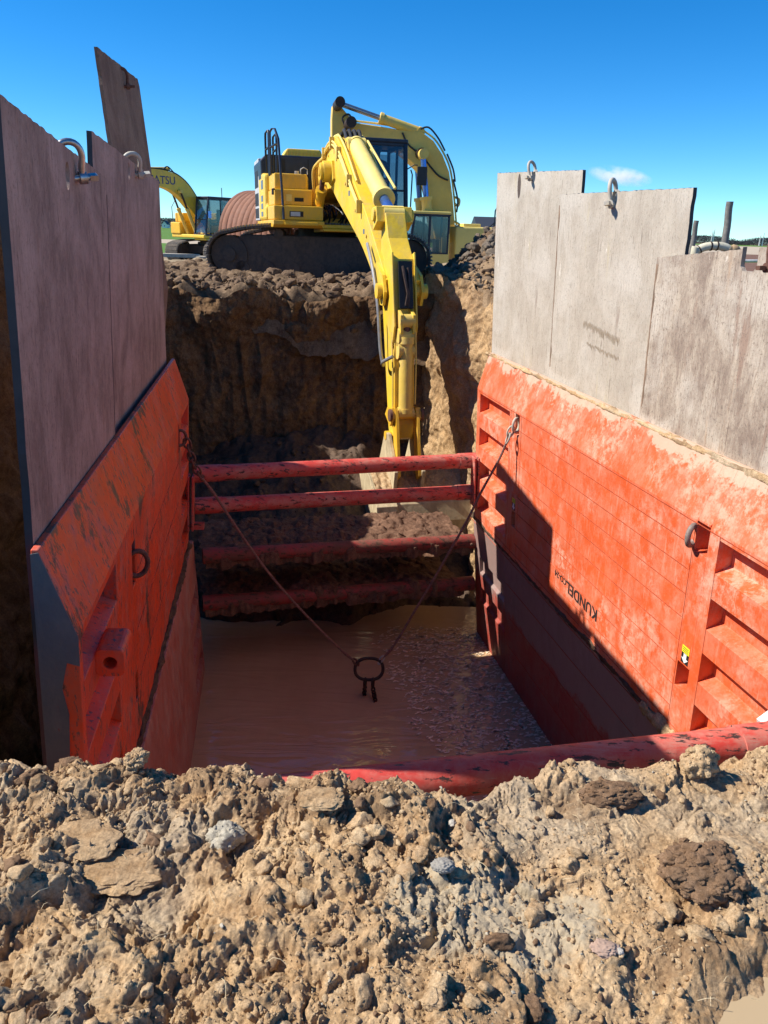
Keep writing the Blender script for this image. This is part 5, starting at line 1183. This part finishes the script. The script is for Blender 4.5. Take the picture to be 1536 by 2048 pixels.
# machine 2 (right, behind): faces image left, we see its left (cab) side
Y2 = 27.; F2 = Vector((-1, -.18, 0)).normalized(); z2 = -1.45
c2_ = V(PY(890, 470, Y2+.9)); E2 = thing('excavator', 'faded yellow excavator behind the spoil heap, its arched boom the highest of all', 'excavator', (c2_.x, c2_.y, z2), atan2(F2.y, F2.x), framed=True)
def W2L(E, p):
    R = Matrix.Rotation(-E.rotation_euler[2], 3, 'Z'); return R @ (Vector(p)-Vector(E.location))
tracks(E2, 0, 5.2, 2.8, .7, 1.15, 'track')
p = 1.33; mb = MB(); mb.b2((-2.9, -1.5, p), (1.9, 1.5, p+.2)); mb.build('revolving_frame', 'yel_pale', E2, bevel=.03)
mb = MB(); mb.b2((-2.6, .35, p+.2), (-.0, 1.48, p+1.95)); mb.b2((-3.0, -1.5, p+.2), (-.15, .3, p+1.95)); bd = mb.build('engine_housing', 'yel_pale', E2, bevel=.06)
g = MB(); g.b2((-1.3, 1.481, p+.3), (-1.28, 1.49, p+1.9)); g.b2((-2.2, 1.481, p+.3), (-2.18, 1.49, p+1.9)); g.build('panel_joint', 'black2', bd); g = MB(); g.b2((-.9, .6, p+1.95), (-.3, 1.3, p+2.05)); g.build('hood_cover', 'yel_pale', bd, bevel=.02)
mb = MB(); mb.b2((-3.6, -1.5, p), (-3.0, 1.5, p+1.5)); mb.build('counterweight', 'yel_pale', E2, bevel=.15)
cb2 = cab(E2, .22, 1.7, .45, 1.5, p+.2, p+2.3, 'black', 'yel_pale', lowm='yel_pale')
rail(E2, [hoop(-1.35, -1.75, 1.35, p+1.6, p+2.6), hoop(-2.9, -3.3, 1.35, p+1.6, p+2.6), [(-.8, 1.3, p+1.65), (-1.35, 1.35, p+2.1), (-2.6, 1.35, p+2.1)], [(2.0, 1.4, p+2.0), (2.3, 1.4, p+2.1), (2.45, 1.4, p+1.95)], [(2.1, 1.3, p+1.9), (2.1, 1.3, p+2.35)]], .025, 'black')
B2 = Y2+.9
def out2(px): return [tuple(W2L(E2, V(PY(x, y, B2)))) for x, y in px]
def prism_px(E, px, B, w, name, m, parent, bevel=.02, off=0):
    q = [W2L(E, V(PY(x, y, B))) for x, y in px]; mb = MB(); vs = [(v.x, v.y-w/2+off, v.z) for v in q]+[(v.x, v.y+w/2+off, v.z) for v in q]; n = len(q)
    mb.add(vs, [tuple(range(n))[::-1], tuple(range(n, 2*n))]+[(i, (i+1) % n, n+(i+1) % n, n+i) for i in range(n)]); return mb.build(name, m, parent, bevel=bevel)
b2o = prism_px(E2, [(688, 262), (694, 246), (720, 250), (760, 256), (800, 263), (838, 266), (862, 284), (880, 312), (893, 345), (900, 395), (905, 455), (890, 478), (866, 478), (858, 440), (852, 395), (842, 355), (832, 338), (815, 322), (795, 304), (765, 288), (725, 276), (696, 272)], B2, .75, 'boom', 'yel_boom_far', E2, .02)
s2o = prism_px(E2, [(664, 212), (676, 210), (698, 236), (710, 250), (712, 268), (700, 290), (692, 330), (672, 330), (662, 290), (662, 240)], B2, .5, 'stick', 'yel_boom_far', E2, .02)
g = MB(); 
for y_, rr_ in ((W2L(E2, V(PY(673, 214, B2))), .16), (W2L(E2, V(PY(695, 252, B2))), .17), (W2L(E2, V(PY(836, 310, B2))), .17)): g.cyl((y_.x, -.45, y_.z), (y_.x, .45, y_.z), rr_, 20)
g.build('pivot_boss', 'dark_iron', b2o, smooth=True)
a = W2L(E2, V(PY(838, 266, B2))); b = W2L(E2, V(PY(674, 213, B2))); a.y = b.y = 0; cylinder(E2, a, b, .50, .15, 'yel_cyl', 'galv', E2, 'stick_cylinder')
for s in (-.52, .52):
    a = W2L(E2, V(PY(846, 425, B2))); b = W2L(E2, V(PY(837, 312, B2))); a.y = b.y = s; cylinder(E2, a, b, .26, .17, 'yel_cyl', 'chrome', E2, 'boom_cylinder')
def pipes_px(E, lines, B, off, r, m, parent, name='hydraulic_pipe'):
    mb = MB()
    for L in lines:
        q = [W2L(E, V(PY(x, y, B))) for x, y in L]; mb.tube(smooth_cl([(v.x, v.y+off, v.z) for v in q], 5), r, 6)
    return mb.build(name, m, parent, smooth=True)
pipes_px(E2, [[(842, 262), (866, 280), (886, 312), (898, 345), (905, 400), (909, 450)], [(700, 243), (760, 250), (838, 262)]], B2, .25, .035, 'yel_pale', b2o)
pipes_px(E2, [[(836, 261), (852, 258), (870, 278), (884, 304)], [(888, 310), (900, 340), (904, 365)], [(900, 360), (909, 400), (907, 425)], [(690, 260), (682, 240), (694, 232), (704, 246)], [(800, 268), (812, 292), (838, 312)], [(838, 312), (868, 350), (890, 362)], [(668, 285), (684, 268), (690, 250)]], B2, .42, .03, 'rubber', b2o, 'hose')
pipes_px(E2, [[(905, 395), (914, 400), (912, 412), (905, 408)], [(896, 440), (915, 450), (916, 470)]], B2, .3, .04, 'yel_cyl', b2o, 'boom_fitting')

# machine 3 (far left), turned three quarters to the viewer
Y3 = 42.; F3 = Vector((-.62, -.78, 0)).normalized(); c3_ = V(PY(424, 470, Y3+.6)); k3 = .96
E3 = thing('excavator', 'yellow excavator far off at left beyond the rusty pipe, navy lettering on its boom', 'excavator', (c3_.x, c3_.y, -.12), atan2(F3.y, F3.x), framed=True)
T3 = Vector((-.32, -.95)).normalized(); rel3 = atan2(T3.y, T3.x)-atan2(F3.y, F3.x)
tracks(E3, rel3, 4.4, 2.3, .72, .98, 'track_far', k=.9, dark='track', tip='track_far')
p = 1.12; mb = MB(); mb.b2((-2.5, -1.35, p), (1.6, 1.35, p+.17)); mb.b2((-2.3, .4, p-.1), (1.5, 1.36, p)); mb.build('revolving_frame', 'yel', E3, bevel=.04)
mb = MB(); mb.b2((.3, -1.36, p+.17), (1.65, -.55, p+.75)); mb.b2((.1, -1.34, p+.75), (1.35, -.6, p+1.22)); mb.build('tool_box', 'yel_deep', E3, bevel=.05)
mb = MB(); mb.b2((-2.3, .3, p+.17), (-.5, 1.35, p+1.32)); mb.b2((-2.3, -1.35, p+.17), (-.1, .3, p+1.25)); bd = mb.build('engine_housing', 'yel_pale', E3, bevel=.05)
g = MB()
for i, z in enumerate((1.05, .85, .65, .3)): g.b2((-1.05, 1.352, p+z), (-.62, 1.36, p+z+(.15 if i < 3 else .28)))
g.build('decal', 'decal', bd); g = MB(); g.b2((-1.9, .1, p+1.3), (-.85, 1.2, p+1.85)); g.build('engine_hood', 'black', bd, bevel=.05)
mb = MB(); cw = [(-2.2, -1.36)]+[(-2.3-.55*sin(pi*i/K)**.6, -1.36+2.72*i/K) for i in range(1, K)]+[(-2.2, 1.36)]; mb.prism(cw, lambda x, y, z: (x, y, z), p, p+1.25); mb.build('counterweight', 'yel_pale', E3, bevel=.05)
cb3 = cab(E3, -.45, 1.45, .4, 1.36, p+.17, p+1.93, 'black', 'black', lowm='yel_pale', k=.95)
g = MB(); g.tube([(1.25, 1.36, p+1.2), (1.3, 1.5, p+1.3)], .012, 6); g.box((1.32, 1.56, p+1.15), (.05, .2, .34)); g.build('mirror', 'chrome', E3, bevel=.02)
rail(E3, [hoop(-.6, -.95, 1.25, p+1.3, p+2.1), [(-.3, .6, p+2.0), (-.3, .6, p+2.5)], [(1.5, -1.3, p+.2), (1.5, -1.35, p+1.5), (1.0, -1.35, p+2.2), (.5, -1.35, p+1.3)]], .02, 'rubber')
def L3(r, z): return (r, z)
cl3 = smooth_cl([(.35, p+.55, .45), (1.15, p+1.55, .7), (1.95, p+2.35, .85), (2.9, p+2.72, .8), (4.4, p+2.75, .62), (6.0, p+2.5, .42)], 5)
mb = MB(); mb.prism(side_poly(cl3), lambda u, v, w: (u, w, v), -.22, .22); b3 = mb.build('boom', 'yel', E3, bevel=.012)
for s in (-.36, .36): cylinder(E3, (1.25, s, p+.1), (2.15, s, p+2.2), .62, .09, 'yel_cyl', 'dark_iron', E3, 'boom_cylinder')
cylinder(E3, (2.6, 0, p+3.2), (6.1, 0, p+2.95), .6, .1, 'yel_cyl', 'galv', E3, 'stick_cylinder')
g = MB(); g.tube(off_cl(cl3, 1.12, 4, 24, .15), .03, 6); g.tube(smooth_cl([(2.3, .2, p+3.0), (2.7, .2, p+3.3), (3.0, .2, p+3.15)], 5), .03, 6); g.build('hydraulic_pipe', 'rubber', b3, smooth=True)
mb = MB(); mb.prism([(5.7, p+3.0), (6.3, p+3.0), (6.6, p+1.0), (6.3, p-.6), (6.05, p-.6), (5.8, p+2.0)], lambda u, v, w: (u, w, v), -.16, .16); mb.build('stick', 'yel', E3, bevel=.02)
mb = MB(); mb.prism([(6.0, p-.6), (6.5, p-.7), (6.7, p-1.0), (5.5, p-1.05), (5.5, p-.8)], lambda u, v, w: (u, w, v), -.5, .5); mb.build('bucket', 'bucket', E3, bevel=.02)
text_mesh('KOMATSU', (4.75, .222, p+2.50), (-1, 0, 0), (0, 0, 1), .52, 'letter_navy', b3, 'lettering', lift=.004, bold=.004)

# ================================================================== OTHER THINGS
# rusty corrugated pipe lying behind the big machine
pa = V(PY(505, 462, 24.6)); pb_ = V(PY(650, 462, 22.6)); R_ = 1.28; pa.z = pb_.z = .05+R_; ax = (pb_-pa).normalized()
t = thing('corrugated_pipe', 'rusty red brown ribbed steel pipe lying behind the big excavator', 'steel pipe', tuple(pa), 0)
mb = MB(); n = 150; L = (pb_-pa).length; mb.tube([pa+ax*L*i/n for i in range(n+1)], [R_*(1+.035*abs(cos(pi*i/n*14))**.5) for i in range(n+1)], 60, caps=False); mb.build('pipe_shell', 'pipe_rust', t, smooth=True)
g = MB(); q = [pa+ax*.02, pa+ax*.4]; g.tube(q, R_*.96, 60, caps=False); g.build('pipe_lining', 'dark_iron', t, smooth=True)
mb = MB(); v, f = ICO[4]; 
# timber mats beside the far excavator
for i, (x, y, lx, lab) in enumerate(((358, 511, 1.9, 'pale timber crane mat lying in front of the far left excavator'), (430, 515, 1.5, 'pale timber board lying on the earth to the right of the timber mat'))):
    P_ = V(PY(x, y, 38.5-i*4)); mb = MB()
    for j in range(4): mb.box(P_+Vector((0, -.3+j*.2, .0)), (lx, .17, .16 if i == 0 else .08))
    tag(mb.build('timber_mat', 'plank', None, bevel=.01, loc=tuple(P_)), lab, 'timber mat')
# posts at the right
for (tx, ty, bx_, by_, Yq, r, lab, zb) in ((1460, 403, 1447, 512, 13.5, .062, 'taller weathered grey post beyond the right sheets', 0), (1393, 441, 1384, 500, 17.5, .058, 'shorter thin grey post right beside the edge of the middle right sheet', 0)):
    a = V(PY(tx, ty, Yq)); b = V(PY(bx_, by_, Yq)); d = (b-a).normalized(); b = a+d*((a.z+.15)/-d.z); mb = MB(); n = 24
    mb.tube([b+(a-b)*i/n+Vector((.006*sin(i*1.3), .006*cos(i*.9), 0)) for i in range(n+1)], [r*(1.08-.16*i/n) for i in range(n+1)], 12); tag(mb.build('wooden_post', 'post', smooth=True, loc=tuple(b)), lab, 'post', 'grey posts beyond the right sheets')
# discharge hose bent over, with taped collars
pts = [V(PY(x, y, 10.2)) for x, y in ((1388, 560), (1388, 515), (1394, 502), (1410, 494), (1430, 492), (1448, 494), (1460, 502), (1472, 520), (1482, 560))]; pts[0].z = .05; pts[-1].z = .05; P0 = pts[0]
t = thing('discharge_hose', 'pale taped pump hose arching up behind the nearest right sheet', 'hose', tuple(P0)); sm = smooth_cl([tuple(p) for p in pts], 8); n = len(sm)
a = int(n*.70); mb = MB(); mb.tube(sm[:a+1], .052, 16); h1_ = mb.build('taped_section', 'tape', t, smooth=True); mb = MB(); mb.tube(sm[a:], [.056+.003*(i % 2) for i in range(n-a)], 16); mb.build('flexible_section', 'hose_tan', t, smooth=True)
mb = MB()
for f_ in (.28, .44, .52): i = int(n*f_); mb.tube(sm[i:i+2], .058, 16)
q = Vector(sm[int(n*.33)]); mb.tube([q, q-Vector((0, 0, .08)), q-Vector((-.02, 0, .13))], .012, 6); mb.build('hose_clamp', 'dark_iron', t, smooth=True)
# pale fence rail seen through the notch
a = V(PY(1470, 522, 24)); b = V(PY(1600, 522, 24)); mb = MB(); mb.tube([a, b], .045, 8); r_ = thing('pipe_rail', 'pale horizontal pipe seen through the notch of the nearest right sheet', 'pipe', tuple(a)); mb.build('pipe_tube', 'white_grey', r_, smooth=True)
mb = MB()
for q in (a, b): mb.beam((q.x, q.y, -.12), tuple(q), .07, .07, up=(0, 1, 0))
mb.build('pipe_support', 'post', r_)
# silo, house, barn, masts
P_ = V(PY(457, 470, 150)); tp = PY(457, 405, 150)[2]; mb = MB(); mb.tube([(P_.x, P_.y, -.2), (P_.x, P_.y, tp-.3)], [1.05, .95], 24); s_ = thing('silo', 'dark grey cylindrical silo standing far off beside the far left excavator', 'silo', (P_.x, P_.y, -.2)); mb.build('silo_wall', 'silo', s_, smooth=True); mb = MB(); mb.tube([(P_.x, P_.y, tp-.35), (P_.x, P_.y, tp+.1), (P_.x, P_.y, tp+.6)], [1.15, 1.1, .2], 24); mb.build('silo_roof', 'barn', s_, smooth=True)
P_ = V(PY(329, 452, 420)); hs = thing('house', 'tiny white gabled farmhouse on the horizon at far left', 'house', (P_.x, P_.y, 0)); mb = MB(); mb.prism([(-3, 0), (3, 0), (3, 3), (0, 5.6), (-3, 3)], lambda u, v, w: (P_.x+u*.45, P_.y+w, v*.6), 0, 5); mb.build('house_wall', 'white', hs)
mb = MB(); mb.prism([(-3.4, 2.8), (0, 5.8), (3.4, 2.8), (3.4, 3.1), (0, 6.1), (-3.4, 3.1)], lambda u, v, w: (P_.x+u*.45, P_.y+w, v*.6), -.3, 5.3); mb.build('house_roof', 'barn', hs); mb = MB(); mb.b2((P_.x-.2, P_.y-.03, .7), (P_.x+.2, P_.y-.005, 1.3)); mb.build('house_window', 'black2', hs)
P_ = V(PY(990, 470, 110)); ba = thing('barn', 'long low building with a dark blue roof behind the spoil heap', 'building', (P_.x, P_.y, 0)); mb = MB(); z_ = PY(975, 432, 110)[2]; mb.b2((P_.x-2.2, P_.y, -.1), (P_.x+14, P_.y+10, z_-1.6)); mb.build('barn_wall', 'white_grey', ba); mb = MB(); mb.prism([(-.4, z_-1.6), (10.4, z_-1.6), (5, z_)], lambda u, v, w: (P_.x+w, P_.y+u, v), -2.6, 14.4); mb.build('barn_roof', 'barn', ba)
gm = 'thin masts on the horizon'
for i, (x, y) in enumerate(((1426, 458), (1423, 462), (1520, 470), (1526, 466))):
    P_ = V(PY(x, 480, 500)); zt = PY(x, y, 500)[2]; mb = MB(); mb.tube([(P_.x, P_.y, 0), (P_.x, P_.y, zt)], [.45, .2], 6)
    tag(mb.build('mast', 'white_grey', loc=(P_.x, P_.y, 0)), 'thin pale mast on the horizon '+('between the two grey posts' if i < 2 else 'at the far right above the field'), 'mast', gm)
# far woods: bare crowns as dense twig sprays
def woods(name, x0, x1, Yq, h, n, m, label, seed, ht_px=None, base=-.2):
    rg = np.random.RandomState(seed); k = n; xa = PY(x0, 480, Yq)[0]; xb = PY(x1, 480, Yq)[0]
    X = rg.uniform(xa, xb, k); env = h*(.62+.38*np.clip(fbm(X*.06*200/Yq*1.5, X*0, 0, 3, seed)+.3, -1, 1))*(1+.12*fbm(X*.7*100/Yq, X*0, 0, 3, seed+3)); Zc = base+env*rg.power(1.3, k); Yc = Yq+rg.uniform(-1, 1, k)*Yq*.03
    s = h*.09*rg.uniform(.5, 1.5, k); an = rg.uniform(-.7, .7, k); w = s*.22
    dx = np.sin(an); dz = np.cos(an); P = np.stack([X, Yc, Zc], 1); D = np.stack([dx, rg.uniform(-.5, .5, k), dz], 1)*s[:, None]; Wd = np.stack([dz, 0*dx, -dx], 1)*w[:, None]
    V_ = np.stack([P-Wd, P+Wd, P+D+Wd*.3, P+D-Wd*.3], 1).reshape(-1, 3); return kind(obj(name, V_, np.arange(4*k).reshape(k, 4), m), 'stuff', label, 'trees')
woods('far_woods', 1370, 1600, 560, 5.6, 16000, 'wood', 'line of bare purple brown trees along the horizon at right', 5)
woods('far_woods', 300, 470, 520, 6, 9000, 'wood', 'hazy bare trees on the horizon at far left', 6)
woods('near_woods', 780, 1000, 150, 4.6, 22000, 'wood', 'bare brown trees behind the faded yellow excavator', 8)
# small cloud
cm = bpy.data.materials.new('cloud_vapour'); cm.use_nodes = True; cn = cm.node_tree; cn.nodes.clear(); out_ = cn.nodes.new('ShaderNodeOutputMaterial'); vol = cn.nodes.new('ShaderNodeVolumePrincipled'); vol.inputs['Color'].default_value = (1, 1, 1, 1)
q = NT(cn); nz = q.ramp(q.noise(sc=(1, 1, 1.6), scale=.022, det=8, rough=.7), [(.44, 0.), (.62, 1.)])
ln = cn.nodes.new('ShaderNodeVectorMath'); ln.operation = 'LENGTH'; mp = q.map((1/62, 1/40, 1/17)); cn.links.new(mp, ln.inputs[0]); fall = q.ramp(ln.outputs['Value'], [(.2, 1.), (1., 0.)])
cn.links.new(q.math('MULTIPLY', q.math('MULTIPLY', nz, fall), .08), vol.inputs['Density']); cn.links.new(vol.outputs[0], out_.inputs['Volume'])
P_ = V(PY(1240, 352, 1500)); v, f = ICO[3]; o = obj('cloud', v*np.array([62, 40, 17])+np.array(P_), f, cm, loc=tuple(P_)); o.rotation_euler = (0, radians(8), 0); kind(o, 'stuff', 'small faint white cloud above the right sheets', 'cloud')
def split_far(o, gap=.012):
    me = o.data; n = len(me.vertices); par = list(range(n))
    def find(a):
        while par[a] != a: par[a] = par[par[a]]; a = par[a]
        return a
    for e in me.edges:
        a, b = find(e.vertices[0]), find(e.vertices[1])
        if a != b: par[a] = b
    comp = {}
    for i in range(n): comp.setdefault(find(i), []).append(i)
    cs = [[set(v)] + [np.min([me.vertices[i].co[:] for i in v], 0)-gap, np.max([me.vertices[i].co[:] for i in v], 0)+gap] for v in comp.values()]
    ch = True
    while ch:
        ch = False
        for i in range(len(cs)):
            for j in range(len(cs)-1, i, -1):
                if np.all(cs[i][1] <= cs[j][2]) and np.all(cs[j][1] <= cs[i][2]):
                    cs[i] = [cs[i][0] | cs[j][0], np.minimum(cs[i][1], cs[j][1]), np.maximum(cs[i][2], cs[j][2])]; del cs[j]; ch = True
    if len(cs) < 2: return
    sm_ = me.polygons[0].use_smooth
    for k, (vs, lo, hi) in enumerate(cs):
        ids = sorted(vs); mp = {v: i for i, v in enumerate(ids)}; fs = [tuple(mp[v] for v in p.vertices) for p in me.polygons if p.vertices[0] in vs]
        m2 = bpy.data.meshes.new(o.name); m2.from_pydata([me.vertices[i].co[:] for i in ids], [], fs); m2.update(); m2.materials.append(me.materials[0])
        if sm_: m2.polygons.foreach_set('use_smooth', np.ones(len(m2.polygons), dtype=bool)); m2.set_sharp_from_angle(angle=radians(40))
        if k == 0: keepm = m2
        else:
            c = o.copy(); c.data = m2; SC.collection.objects.link(c)
    o.data = keepm
for o in list(SC.objects):
    if o.type == 'MESH' and o.parent is not None and not o.children and o.name.split('.')[0] in SPLITN: split_far(o)
bpy.context.view_layer.update()
